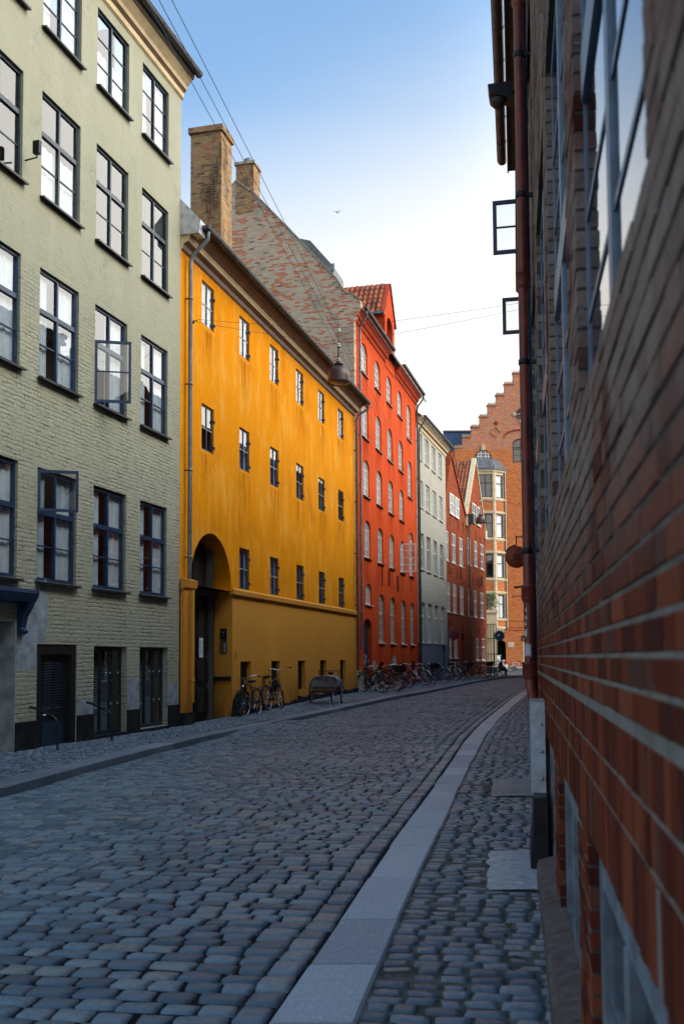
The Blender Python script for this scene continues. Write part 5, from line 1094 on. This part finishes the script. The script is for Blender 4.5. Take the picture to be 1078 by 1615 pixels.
# ------------------------------------------------------------------ street lamps and wires
def lamp(loc, label, s=1.0):
    o = empty('street_lamp', loc, 0, label, 'street lamp', 'lamps hung on wires over the street')
    mb = MB(); mb.lathe([(.292, 0), (.300, .015), (.292, .05), (.285, .16), (.255, .29), (.19, .39), (.10, .45), (.05, .46)], M['copper'], 32); mb.lathe([(.286, .005), (.278, .15), (.24, .28), (.15, .38), (0, .42)], M['cream'], 32); mb.build('lamp_shade', o)
    mb = MB(); mb.lathe([(0, -.015), (.14, -.01), (.23, .02), (.284, .06)], M['lampglass'], 28); mb.build('glass_bowl', o)
    mb = MB(); mb.lathe([(.05, .45), (.115, .47), (.12, .50), (.06, .53), (.05, .60), (.035, .62), (.025, .66), (.02, .98), (.0, .99)], M['iron'], 18); mb.build('stem', o)
    for z in (.60, .98, 1.36):
        mb = MB(); mb.lathe([(0, -.05), (.05, -.045), (.06, -.02), (.035, 0), (.055, .02), (.05, .05), (.0, .06)], M['porcelain'], 14, (0, 0, z)); mb.tube([(0, 0, z + .04), (0, 0, z + .3)], .008, M['iron'], 5); mb.build('insulator', o)
    return o
lamp((-.05, 25, 8.47), 'brown bell shaped street lamp hanging before the long ochre yellow house')
lamp((8.26, 59, 9.42), 'small far street lamp hanging in front of the cream bay window')
def wire(a, b, sag, r, label, group, name='span_wire'):
    a, b = Vector(a), Vector(b); mb = MB(); mb.tube([a.lerp(b, t) + Vector((0, 0, -sag*4*t*(1 - t))) for t in np.linspace(0, 1, 15)], r, M['iron'], 5); return tag(mb.build(name), label, 'wire', group)
hk_ = Vector((-3.647, 22.331, 0)) + Vector((.251, .968, 0))*.56 + Vector((.968, -.251, 0))*.18
wire((hk_.x, hk_.y, 9.40), (-.05, 25, 9.90), .02, .0045, 'thin upper wire from the yellow wall hook to the nearer lamp', 'lamp span wires')
wire((hk_.x, hk_.y, 9.34), (-.05, 25, 9.50), .03, .0045, 'thin lower wire from the yellow wall hook to the nearer lamp', 'lamp span wires')
wire((-.05, 25, 9.90), (4.95, 25.5, 10.75), .02, .0045, 'thin upper wire from the nearer lamp across the pale sky', 'lamp span wires')
wire((-.05, 25, 9.50), (4.95, 25.5, 10.6), .03, .0045, 'thin lower wire from the nearer lamp across the pale sky', 'lamp span wires')
wire((6.0, 59.4, 10.2), (8.26, 59, 10.75), .02, .005, 'far lamp wire fixed to the brick gable', 'lamp span wires'); wire((8.26, 59, 10.75), (11.3, 59.5, 10.7), .02, .005, 'far lamp wire running behind the brown downpipe', 'lamp span wires')
for k in range(3):
    dx = (k - 2)*.235; wire((-4.6 + dx - .16*24, -24, 11.0), (-4.6 + dx*.6 + .16*44.0, 44.0, 11.2), .15, .006, ('longest overhead cable, lowest of three against the blue sky', 'middle overhead cable of three against the blue sky', 'overhead cable passing clear of both brick chimneys')[k], 'overhead cables above the street', 'overhead_cable')

# ------------------------------------------------------------------ signs
sg = empty('hanging_sign', (4.75, 27, 4.2), 0, 'round terracotta yoga studio sign hanging from a black bracket', 'sign')
mb = MB(); mb.lathe([(0, -.02), (.298, -.02), (.302, -.012), (.302, .012), (.298, .02), (0, .02)], M['sign_terra'], 48, axis='y'); dsc = mb.build('disc', sg)
mb = MB(); mb.tube([(.5, 0, .55), (-.0, 0, .55), (-.02, 0, .58)], .016, M['iron'], 8); mb.tube([(0, 0, .56), (0, 0, .335)], .016, M['iron'], 8); mb.tube([(.32*math.cos(a), 0, .32*math.sin(a)) for a in np.linspace(math.pi/2, math.pi*.86, 12)], .017, M['iron'], 8); mb.tube([(.5, 0, .82), (.12, 0, .56)], .006, M['iron'], 5); mb.box(.48, .52, -.05, .05, .4, .9, M['iron']); mb.build('bracket', sg)
for i, t in enumerate(('prana', 'yoga', 'studio')):
    cu_ = bpy.data.curves.new('lettering', 'FONT'); cu_.body = t; cu_.align_x = 'CENTER'; cu_.size = .092; cu_.offset = .0012; cu_.extrude = .002; cu_.materials.append(M['sign_text'])
    o = bpy.data.objects.new('lettering', cu_); COL.objects.link(o); C.view_layers[0].update(); me_ = bpy.data.meshes.new_from_object(o.evaluated_get(bpy.context.evaluated_depsgraph_get())); bpy.data.objects.remove(o); o = link('lettering', me_, dsc); o.location = (0, -.0225, .045 - i*.068); o.rotation_euler = (math.pi/2, 0, 0)
mb = MB(); mb.box(-.09, .09, -.0235, -.02, -.19, -.186, M['sign_text']); mb.build('underline', dsc)
def arm(loc, L, label, thick, drop):
    o = empty('sign_bracket', loc, 0, label, 'bracket', 'empty brackets on the far brick wall'); mb = MB(); mb.tube([(0, 0, 0), (L, 0, 0)], thick, M['iron'], 8); mb.tube([(.06, 0, 0), (.06, 0, -drop)], thick*.6, M['iron'], 6); mb.box(L, L + .03, -.06, .06, -.15, .15, M['iron']); mb.build('bar', o); return o
arm((5.36, 31, 3.66), .55, 'thick short black bracket under the round terracotta sign', .03, .07); arm((5.62, 33, 3.50), .68, 'thin long black bracket, lowest under the round terracotta sign', .012, .12)
def post_sign(loc, off, z, r, mats, label, mark=None, curve=False):
    o = empty('traffic_sign', loc, 0, label, 'traffic sign'); mb = MB()
    mb.tube([(0, 0, -.3), (0, 0, z + .3)], .038, M['galv_post'], 10); mb.box(0, off, -.02, .02, z - .02, z + .02, M['galv_post'])
    if curve: mb.tube([(0, 0, z + .25), (.06, 0, z + .36), (.2, 0, z + .40), (off, 0, z + .33)], .02, M['galv_post'], 8)
    mb.build('post', o); mb = MB(); mb.lathe([(0, -.05), (r - .02, -.05), (r, -.044), (r, -.03), (0, -.03)], mats[0], 36, (off, 0, z), 'y')
    d = mb.build('disc', o)
    mb = MB(); mb.lathe([(r*.86, -.053), (r*.97, -.053)], mats[1], 36, (off, 0, z), 'y')
    if mark == 'white': mb.box(off - .13, off + .02, -.056, -.05, z - .02, z + .1, M['white']); mb.box(off - .16, off + .16, -.055, -.05, z - .16, z - .14, mats[1])
    if mark == 'cross': mb.prism([(off - r*.68, z + r*.5), (off - r*.5, z + r*.68), (off + r*.68, z - r*.5), (off + r*.5, z - r*.68)], -.056, -.05, M['sign_red'])
    mb.build('emblem', d); return o
post_sign((6.08, 57.1, .17), .33, 2.55, .265, (M['sign_red'], M['sign_red']), 'round dark red sign on a post before the narrow gabled house', 'cross', True)
post_sign((10.1, 66.5, .17), .37, 2.71, .34, (M['sign_blue'], M['steelblue']), 'round blue sign with small white mark near the dark archway', 'white')

# ------------------------------------------------------------------ bicycles
WR = .345
def wheel_parts(par, T, fat=.019, dyn=False):
    mb = MB(); mb.torus(WR - .035, .011, M['chrome'], 30, 6); mb.lathe([(.018, -.05), (.03, -.03), (.03, .03), (.018, .05)], M['chrome'], 10, axis='y')
    for k in range(18):
        a = k*math.pi/9; mb.tube([(.025*math.cos(a + .5), .025*(-1)**k, .025*math.sin(a + .5)), ((WR - .04)*math.cos(a), 0, (WR - .04)*math.sin(a))], .0022, M['chrome'], 3, False)
    o = mb.build('wheel', par, T); mb = MB(); mb.torus(WR - .018, fat, M['rubber'], 36, 8); mb.build('tyre', o); return o
def make_bike(label, paint='black', seat='black', basket=None, rack=True, steer=20, high=False, refl=True):
    b = empty('bicycle', (0, 0, 0), 0, label, 'bicycle', 'bicycles parked along the house fronts'); m = M[paint]; wb = 1.08; fx, rx = wb/2, -wb/2
    Ts = Matrix.Translation((fx - .06, 0, 0)) @ Matrix.Rotation(R(steer), 4, 'Z') @ Matrix.Translation((-(fx - .06), 0, 0))
    wheel_parts(b, Ts @ Matrix.Translation((fx, 0, WR))); wheel_parts(b, Matrix.Translation((rx, 0, WR)))
    bbx, bbz = -.08, .29; st = (-.21, 0, .80 if not high else .84); hd0, hd1 = (fx - .14, 0, .62), (fx - .19, 0, .86)
    mb = MB(); mb.tube([(bbx, 0, bbz), st], .017, m, 8); mb.tube([hd0, hd1], .019, m, 8); mb.tube([(bbx, 0, bbz), hd0], .018, m, 8); mb.tube([(-.2, 0, .77), hd1], .015, m, 8)
    for s in (-.055, .055): mb.tube([(bbx, s*.6, bbz), (rx, s, WR)], .011, m, 6); mb.tube([(-.2, s*.4, .74), (rx, s, WR)], .009, m, 6)
    mb.tube([(bbx, -.07, bbz), (bbx, .07, bbz)], .025, M['iron'], 8); mb.build('frame', b)
    mb = MB(); hx = fx - .19
    for s in (-.055, .055): mb.tube([(hd0[0], s*.9, hd0[2]), (fx - .05, s, .45), (fx, s, WR)], .012, m, 6)
    mb.tube([(hd0[0], -.05, hd0[2]), (hd0[0], .05, hd0[2])], .015, m, 6); top = 1.12 if high else 1.0
    mb.tube([hd1, (hx - .02, 0, top - .03)], .012, M['chrome'], 8); mb.tube([(hx - .28, -.31, top - .02), (hx - .12, -.27, top + .03), (hx, -.12, top + .02), (hx, 0, top - .03), (hx, .12, top + .02), (hx - .12, .27, top + .03), (hx - .28, .31, top - .02)], .012, M['chrome'], 8)
    hb = mb.build('handlebar', b, Ts)
    for s in (-1, 1): mb = MB(); mb.tube([(hx - .17, .283*s, top + .012), (hx - .29, .313*s, top - .024)], .018, M['rubber'], 8); mb.build('grip', hb)
    mb = MB(); sz = st[2] + .12; mb.add([(-.36, -.1, sz), (-.36, .1, sz), (-.22, .09, sz + .015), (-.22, -.09, sz + .015), (-.06, .02, sz), (-.06, -.02, sz), (-.36, -.1, sz - .05), (-.36, .1, sz - .05), (-.22, .08, sz - .06), (-.22, -.08, sz - .06), (-.06, .02, sz - .04), (-.06, -.02, sz - .04)],
        [(0, 3, 2, 1), (3, 5, 4, 2), (0, 1, 7, 6), (1, 2, 8, 7), (2, 4, 10, 8), (4, 5, 11, 10), (5, 3, 9, 11), (3, 0, 6, 9), (6, 7, 8, 9), (9, 8, 10, 11)], M[seat], True); mb.tube([st, (-.235, 0, sz - .04)], .013, M['chrome'], 8); mb.build('saddle', b)
    for nm, x, a0, a1, TT in (('mudguard', fx, 20, 150, Ts), ('mudguard', rx, 15, 200, None)):
        mb = MB(); n = 12; V = []
        for k in range(n + 1):
            a = R(a0 + (a1 - a0)*k/n); r_ = WR + .022; V += [(x + r_*math.cos(a), -.028, WR + r_*math.sin(a)), (x + (r_ + .01)*math.cos(a), 0, WR + (r_ + .01)*math.sin(a)), (x + r_*math.cos(a), .028, WR + r_*math.sin(a))]
        mb.add(V, [(3*k + i, 3*k + i + 1, 3*k + 4 + i, 3*k + 3 + i) for k in range(n) for i in range(2)], m, True); mb.build(nm, b, TT)
    mb = MB(); mb.prism([(bbx + .12, .25), (bbx + .12, .35), (rx, .40), (rx - .05, .31)], .045, .075, m); mb.build('chain_guard', b)
    mb = MB(); mb.tube([(bbx, .08, bbz), (bbx + .12, .08, bbz - .12)], .009, M['chrome'], 6); mb.box(bbx + .07, bbx + .17, .085, .16, bbz - .135, bbz - .11, M['rubber']); mb.build('pedal', b)
    mb = MB(); mb.tube([(bbx, -.08, bbz), (bbx - .12, -.08, bbz + .12)], .009, M['chrome'], 6); mb.box(bbx - .17, bbx - .07, -.16, -.085, bbz + .11, bbz + .135, M['rubber']); mb.build('pedal', b)
    if rack:
        mb = MB(); z = .74
        for s in (-.07, 0, .07): mb.tube([(-.28, s, z), (rx - .2, s, z)], .008, M['iron'], 5)
        mb.tube([(rx - .2, -.07, z), (rx - .2, .07, z)], .008, M['iron'], 5)
        for s in (-.07, .07): mb.tube([(rx - .1, s, z), (rx, s*.9, WR)], .007, M['iron'], 5)
        mb.build('luggage_rack', b)
    mb = MB(); mb.lathe([(0, .04), (.035, .035), (.04, 0), (.02, -.05)], M['chrome'], 10, (fx - .08, 0, .78), 'x'); mb.build('headlight', b, Ts)
    if refl: mb = MB(); mb.box(-.03, .03, .012, .02, -.03, .03, M['orange_r']); mb.build('reflector', b, Ts @ Matrix.Translation((fx + .03, 0, WR - .21)))
    if basket:
        mb = MB(); x0, x1 = fx - .1, fx + .22; z0, z1 = .74, 1.0
        mb.add([(x0, -.14, z0), (x1 - .04, -.14, z0), (x1 - .04, .14, z0), (x0, .14, z0), (x0, -.18, z1), (x1, -.18, z1), (x1, .18, z1), (x0, .18, z1)], [(0, 1, 2, 3), (0, 4, 5, 1), (1, 5, 6, 2), (2, 6, 7, 3), (3, 7, 4, 0)], M[basket])
        for z in (z0 + .06, z0 + .13, z1): mb.tube([(x0, -.18, z), (x1, -.18, z), (x1, .18, z), (x0, .18, z), (x0, -.18, z)], .008, M['iron'], 4)
        mb.build('basket', b, Ts)
    return b
def put(b, x, y, head, lean, z=None):
    b.location = (x, y, gz(y) - .002 if z is None else z); b.rotation_euler = (R(lean), 0, R(head)); return b
put(make_bike('black roadster with orange wheel reflector leaning nearest the arched gateway', steer=-14), -2.36, 26.15, -104, 7, gz(26) - .03)
put(make_bike('dark high handlebar bicycle leaning on ochre wall behind the reflector bicycle', high=True, steer=38, rack=False, refl=False), -1.86, 28.0, 72, -9)
pk, pw, po, pr, pb_ = [make_bike('x', 'black', 'black', None), make_bike('x', 'white_f', 'black', None, True, 10), make_bike('x', 'orange_f', 'rubber', None, True, 15), make_bike('x', 'black', 'black', 'black', True, -15), make_bike('x', 'blue_f', 'black', None, False, 5)]
prr = make_bike('x', 'green_door', 'red_paint', None, True, 12)
spots = [(pk, 1.15, 38.0, -52, 5, 'first bicycle of the red wall row, beside the graffiti door'), (pr, 1.72, 38.9, -38, -4, 'black bicycle with a front basket, second along the red wall'), (prr, 1.75, 39.9, -50, 4, 'bicycle with bright red saddle by the red wall'),
    (po, 2.1, 41.6, -62, -5, 'rusty orange bicycle parked by the red wall'), (pk, 2.35, 42.6, -70, 3, 'black bicycle just beyond the rusty orange one'), (pk, 2.75, 44.0, -75, -6, 'black bicycle standing last along the red wall'),
    (pw, 3.65, 47.4, -58, 5, 'white framed bicycle by the blue grey base'), (pr, 4.05, 48.7, -50, -5, 'basket bicycle against the blue grey base'), (pk, 4.75, 51.4, -20, 8, 'black bicycle in front of the dark door of the whitewashed house'),
    (pw, 6.1, 56.2, -65, -4, 'white bicycle below the round dark red sign'), (pk, 6.5, 56.7, -60, 4, 'black bicycle below the round dark red sign'), (pr, 6.95, 57.4, -66, -6, 'basket bicycle by the brick house drainpipe'),
    (po, 8.3, 61.6, -45, 5, 'rusty orange bicycle in front of the brick gabled houses'), (pr, 8.75, 62.2, -55, -3, 'basket bicycle at the far end of the row'), (pb_, 9.2, 63.2, -60, 5, 'pale blue bicycle nearest the seated person'), (pk, 9.75, 64.6, -50, -5, 'black bicycle right beside the seated person'),
    (pw, 16.5, 94.35, 172, 6, 'lone white bicycle against the far orange brick wall')]
used = set()
for pro, x, y, hd, ln, lab in spots:
    b = copy_tree(pro) if id(pro) in used else pro; used.add(id(pro)); put(b, x, y, hd, ln, .17 if y < 90 else .115); b['label'] = lab
spots = None
# cargo tricycle
tr = empty('cargo_tricycle', (-.42, 31.1, gz(31) + .0), R(-97), 'black cargo tricycle with tarpaulin covered box by the ochre wall', 'tricycle')
def twheel(x, y, r):
    mb = MB(); mb.torus(r - .03, .01, M['chrome'], 26, 6, (x, y, r)); mb.lathe([(.02, -.05), (.035, 0), (.02, .05)], M['iron'], 8, (x, y, r), 'y')
    for k in range(14): a = k*math.pi/7; mb.tube([(x, y, r), (x + (r - .03)*math.cos(a), y, r + (r - .03)*math.sin(a))], .003, M['chrome'], 3, False)
    o = mb.build('wheel', tr); mb = MB(); mb.torus(r - .015, .022, M['rubber'], 30, 8, (x, y, r)); mb.build('tyre', o)
twheel(.55, -.47, .33); twheel(.55, .47, .33); twheel(-.75, 0, .33)
mb = MB(); mb.box(.12, 1.0, -.36, .36, .36, .62, M['wood']); mb.box(.1, 1.02, -.38, .38, .34, .38, M['iron']); mb.build('cargo_box', tr)
mb = MB(); n = 10; V = []
for i in range(n + 1):
    x = .06 + .98*i/n
    V += [(x, -.40, .50 + .02*math.sin(i*2)), (x, -.40 + .012*math.sin(i*3), .70), (x, -.32, .80 + .015*math.sin(i)), (x, 0, .83 + .01*math.sin(i*2)), (x, .32, .80 + .012*math.cos(i)), (x, .40 + .012*math.cos(i*3), .70), (x, .40, .50 + .02*math.cos(i*2))]
mb.add(V, [(7*i + k, 7*i + k + 1, 7*i + 8 + k, 7*i + 7 + k) for i in range(n) for k in range(6)] + [tuple(range(7)), tuple(range(7*n + 6, 7*n - 1, -1))], M['tarp'], True); mb.build('tarpaulin', tr)
mb = MB(); mb.tube([(.55, -.47, .33), (.55, .47, .33)], .018, M['iron'], 6); mb.tube([(.2, 0, .34), (-.25, 0, .34), (-.75, 0, .33)], .022, M['black'], 8); mb.tube([(-.3, 0, .34), (-.42, 0, .82)], .018, M['black'], 8); mb.tube([(-.42, 0, .74), (-.75, 0, .33)], .014, M['black'], 6); mb.tube([(.1, -.3, .4), (.02, -.3, .95)], .014, M['black'], 6); mb.tube([(.1, .3, .4), (.02, .3, .95)], .014, M['black'], 6); mb.build('frame', tr)
mb = MB(); mb.tube([(-.05, -.36, 1.0), (.02, -.3, .97), (.02, .3, .97), (-.05, .36, 1.0)], .014, M['black'], 8); mb.tube([(.0, .2, .98), (.02, .2, 1.08)], .012, M['chrome'], 6); mb.build('handlebar', tr)
mb = MB(); mb.lathe([(.02, .84), (.1, .88), (.09, .92), (0, .93)], M['rubber'], 12, (-.45, 0, 0)); mb.build('saddle', tr)
mb = MB(); [mb.tube([(.55 + (.36)*math.cos(a), y, .33 + .36*math.sin(a)) for a in np.linspace(.2, 2.9, 9)], .018, M['black'], 6) for y in (-.47, .47)]; mb.build('mudguard', tr)

# ------------------------------------------------------------------ car
car = empty('car', (12.35, 87.6, .115), R(170), 'white hatchback car crossing in front of the dark archway', 'car')
prof = [(-2.05, .42, .62), (-2.02, .62, .80), (-1.85, .93, .84), (-1.3, 1.02, .86), (-.55, 1.06, .87), (.7, 1.05, .87), (1.5, 1.02, .86), (1.9, .95, .83), (2.08, .66, .74)]
mb = MB(); V = []; ring = 10
for x, zt, w_ in [(2.1, .6, .7), (2.0, .82, .8), (1.3, .93, .85), (.7, .98, .87), (0, .99, .87), (-.9, 1.0, .87), (-1.6, 1.0, .86), (-1.95, .95, .82), (-2.06, .7, .78)]:
    V += [(x, -w_*.9, .2), (x, -w_, .36), (x, -w_, zt*.72), (x, -w_*.96, zt*.93), (x, -w_*.8, zt), (x, w_*.8, zt), (x, w_*.96, zt*.93), (x, w_, zt*.72), (x, w_, .36), (x, w_*.9, .2)]
nn = 9
mb.add(V, [(10*i + k, 10*i + (k + 1) % 10, 10*(i + 1) + (k + 1) % 10, 10*(i + 1) + k) for i in range(nn - 1) for k in range(10)] + [tuple(range(9, -1, -1)), tuple(range(10*nn - 10, 10*nn))], M['car_white'], True)
cab = [(1.15, .95, .95), (.35, 1.42, 1.02), (-.4, 1.5, 1.02), (-1.3, 1.44, .98), (-1.95, 1.02, .96)]
mb.add([q for x, z, k in ((.40, 1.39, .66), (-.4, 1.5, .66), (-1.35, 1.44, .64)) for q in ((x, -k, z), (x, 0, z + .03), (x, k, z))], [(0, 3, 4, 1), (1, 4, 5, 2), (3, 6, 7, 4), (4, 7, 8, 5)], M['car_white'], True)
for s in (-1, 1):
    for x0, x1 in ((.40, 1.12), (-.38, -.44), (-1.2, -1.28), (-1.35, -1.85)):
        a = .66*s
        if x0 == .40: mb.tube([(x0, a, 1.39), (x1, .80*s, .97)], .03, M['car_white'], 6)
        elif x0 == -1.35: mb.add([(-1.05, .655*s, 1.46), (-1.38, .64*s, 1.44), (-1.93, .79*s, 1.0), (-1.45, .82*s, 1.0)], [(0, 1, 2, 3)], M['car_white'])
        else: mb.tube([(x0, .665*s, 1.48), (x1, .82*s, .99)], .03, M['car_white'], 6)
mb.tube([(-1.38, -.64, 1.45), (-1.5, 0, 1.46), (-1.38, .64, 1.45)], .035, M['car_white'], 6); mb.build('body', car)
mb = MB(); g_ = M['car_glass']
for s in (-1, 1): mb.add([(1.08, .78*s, .98), (.40, .645*s, 1.38), (-.4, .645*s, 1.48), (-1.36, .625*s, 1.43), (-1.88, .77*s, .99)], [(0, 1, 2, 3, 4)], g_)
mb.add([(1.1, -.78, .98), (1.1, .78, .98), (.41, .64, 1.38), (.41, -.64, 1.38)], [(0, 1, 2, 3)], g_); mb.add([(-1.4, -.62, 1.43), (-1.4, .62, 1.43), (-1.9, .74, 1.0), (-1.9, -.74, 1.0)], [(0, 1, 2, 3)], g_); mb.build('window', car)
for x in (1.3, -1.28):
    for s in (-1, 1):
        mb = MB(); mb.lathe([(0, .1*s), (.17, .1*s), (.19, .08*s), (.18, 0)], M['chrome'], 20, (x, .76*s, .31), 'y'); o = mb.build('wheel', car); mb = MB(); mb.lathe([(.2, .09*s), (.29, .1*s), (.31, .06*s), (.31, -.08*s), (.2, -.09*s)], M['rubber'], 24, (x, .76*s, .31), 'y'); mb.build('tyre', o)
for s in (-1, 1): mb = MB(); mb.prism([(-2.07, .72), (-2.02, .98), (-1.72, .98), (-1.86, .74)], .60*s, .872*s, M['red_lens']); mb.build('tail_light', car)
mb = MB(); mb.box(-2.10, -2.06, -.26, .26, .55, .66, M['plate']); mb.build('number_plate', car); mb = MB(); mb.box(-2.12, -1.9, -.76, .76, .28, .5, M['car_white']); mb.build('bumper', car)

# ------------------------------------------------------------------ seated person
pe = empty('person', (10.84, 68.9, .17), R(8), 'person in black clothes sitting on a low stool at the pavement end', 'person')
def skinned(name, verts, edges, radii, mat, parent, root=0, sub=2):
    me = bpy.data.meshes.new(name); me.from_pydata(verts, edges, []); me.materials.append(M[mat]); o = link(name, me, parent)
    md = o.modifiers.new('skin', 'SKIN'); md.use_smooth_shade = True
    for i, r_ in enumerate(radii): me.skin_vertices[0].data[i].radius = (r_, r_) if not isinstance(r_, tuple) else r_
    me.skin_vertices[0].data[root].use_root = True; o.modifiers.new('sub', 'SUBSURF').levels = sub; o.modifiers['sub'].render_levels = sub; return o
# figure faces +x; seat height 0.42
V = [(0, 0, .48), (.02, 0, .66), (.06, 0, .84), (.09, 0, .93), (.12, 0, 1.00), (.13, 0, 1.06),
     (.05, -.1, .47), (.42, -.13, .47), (.40, -.13, .24), (.38, -.13, .07), (.50, -.14, .035),
     (.05, .1, .47), (.42, .14, .48), (.46, .14, .26), (.44, .14, .07), (.56, .16, .035),
     (.06, -.18, .88), (.12, -.23, .66), (.32, -.14, .56), (.39, -.11, .555), (.06, .18, .88), (.13, .23, .66), (.33, .13, .57), (.40, .10, .565)]
E_ = [(0, 1), (1, 2), (2, 3), (3, 4), (4, 5), (0, 6), (6, 7), (7, 8), (8, 9), (9, 10), (0, 11), (11, 12), (12, 13), (13, 14), (14, 15), (2, 16), (16, 17), (17, 18), (18, 19), (2, 20), (20, 21), (21, 22), (22, 23)]
Rr = [(.15, .19), (.15, .19), (.16, .21), (.08, .08), (.058, .058), (.05, .05), .11, .09, .068, .05, .04, .11, .09, .068, .05, .04, .08, .062, .048, .032, .08, .062, .048, .032]
for base, s in ((19, -1), (23, 1)):
    p = Vector(V[base])
    for k, (dy, ln) in enumerate(((-.03, .07), (-.01, .085), (.01, .082), (.03, .066))):
        i = len(V); V += [tuple(p + Vector((.045, dy, .0))), tuple(p + Vector((.045 + ln*.6, dy*1.1, -.012))), tuple(p + Vector((.045 + ln, dy*1.15, -.035)))]; E_ += [(base, i), (i, i + 1), (i + 1, i + 2)]; Rr += [.010, .009, .008]
    i = len(V); V += [tuple(p + Vector((.02, -.04*s, .01))), tuple(p + Vector((.05, -.06*s, -.0)))]; E_ += [(base, i), (i, i + 1)]; Rr += [.011, .009]
skinned('body', V, E_, Rr, 'cloth_blk', pe)
mb = MB(); hc = Vector((.165, 0, 1.155)); nl, ns = 12, 16; VV = []
for i in range(nl + 1):
    t = math.pi*i/nl
    for k in range(ns):
        a = 2*math.pi*k/ns; r_ = math.sin(t); x, y, z = .098*r_*math.cos(a), .076*r_*math.sin(a), .118*math.cos(t)
        if z < -.02: x += .02*(1 if x > 0 else -.3)*min(1, -z*12); y *= 1 - .22*min(1, -z*9)
        if abs(y) < .02 and x > .05 and -.035 < z < .02: x += .022
        VV.append(tuple(hc + Vector((x, y, z))))
mb.add(VV, [(i*ns + k, i*ns + (k + 1) % ns, (i + 1)*ns + (k + 1) % ns, (i + 1)*ns + k) for i in range(nl) for k in range(ns)], M['skin'], True)
for s in (-1, 1): mb.lathe([(0, .0), (.011, .003), (.009, .008), (0, .01)], M['black'], 8, (hc.x + .088, s*.032, hc.z + .012), 'x'); mb.lathe([(0, -.012), (.02, -.01), (.028, .004), (0, .01)], M['skin'], 8, (hc.x, s*.078, hc.z - .005), 'y')
mb.box(hc.x + .088, hc.x + .1, -.022, .022, hc.z - .062, hc.z - .055, M['sign_red']); mb.build('head', pe)
mb = MB(); VV = []
for i in range(8):
    t = math.pi*.62*i/7
    for k in range(ns): a = 2*math.pi*k/ns; r_ = math.sin(t); f = 1.0 if math.cos(a) < .3 else max(0.0, 1 - (t - .9)*1.2) if t > .9 else 1; VV.append(tuple(hc + Vector((-.012 + .106*r_*math.cos(a)*min(1, f + .55), .085*r_*math.sin(a), .013 + .122*math.cos(t)))))
mb.add(VV, [(i*ns + k, i*ns + (k + 1) % ns, (i + 1)*ns + (k + 1) % ns, (i + 1)*ns + k) for i in range(7) for k in range(ns)], M['hair'], True); mb.build('hair', pe)
so = empty('stool', (10.82, 68.88, .17), R(8), 'low dark stool that the person in black sits on', 'stool')
mb = MB(); mb.lathe([(0, .37), (.19, .37), (.2, .385), (.19, .4), (0, .4)], M['black'], 20); mb.build('seat', so)
for a in range(4): mb = MB(); q = a*math.pi/2 + .78; mb.tube([(.13*math.cos(q), .13*math.sin(q), .38), (.19*math.cos(q), .19*math.sin(q), 0)], .014, M['iron'], 6); mb.build('leg', so)

# ------------------------------------------------------------------ handrails, leaves, bird
for u, lab in ((14.2, 'black bent handrail beside the dark cellar door, nearest the gateway hood'), (16.02, 'black bent handrail between the cellar door and first shop window')):
    o = empty('handrail', (-9.1 + .2727*u, 3.089 + .9621*u, 0), math.atan2(.9621, .2727), lab, 'handrail'); mb = MB(); mb.tube([(0, 0, .70), (0, -.1, .68), (0, -.42, .56), (0, -.5, .5), (0, -.53, .42), (0, -.53, -.08)], .02, M['iron'], 8); mb.build('rail', o)
    mb = MB(); mb.lathe([(.05, -.02), (.05, .0), (.02, .01)], M['iron'], 10, (0, -.53, -.0)); mb.build('foot', o)
def leaf(x, y, z, s, lab):
    mb = MB(); mb.add([(0, 0, .012), (s*.5, s*.3, .02), (s, .0, .03), (s*.5, -s*.3, .006), (s*.5, 0, .0)], [(0, 4, 1), (4, 2, 1), (0, 3, 4), (3, 2, 4)], M['leaf_y']); o = mb.build('fallen_leaf'); o.location = (x, y, z); o.rotation_euler = (0, 0, random.uniform(0, 6)); tag(o, lab, 'leaf')
leaf(2.55, 14.4, .012, .14, 'yellow leaf lying beyond the smooth grey paving slab'); leaf(.93, 5.6, .012, .07, 'small yellow leaf lying near the rough granite slab')
bd = empty('bird', (-.1, 40, 19.8), 1.2, 'tiny dark bird flying alone in the pale sky', 'bird'); bd.scale = (.55, .55, .55)
mb = MB(); mb.lathe([(0, -.16), (.03, -.1), (.045, 0), (.03, .1), (.015, .14), (0, .17)], M['bird'], 10, axis='x')
for s in (-1, 1): mb.add([(.05, .02*s, .01), (-.06, .02*s, .01), (-.05, .2*s, .09), (.04, .18*s, .1), (-.1, .36*s, .05)], [(0, 1, 2, 3), (3, 2, 4)], M['bird'], True)
mb.add([(-.14, -.02, 0), (-.14, .02, 0), (-.26, .04, 0), (-.26, -.04, 0)], [(0, 1, 2, 3)], M['bird']); mb.build('body', bd)
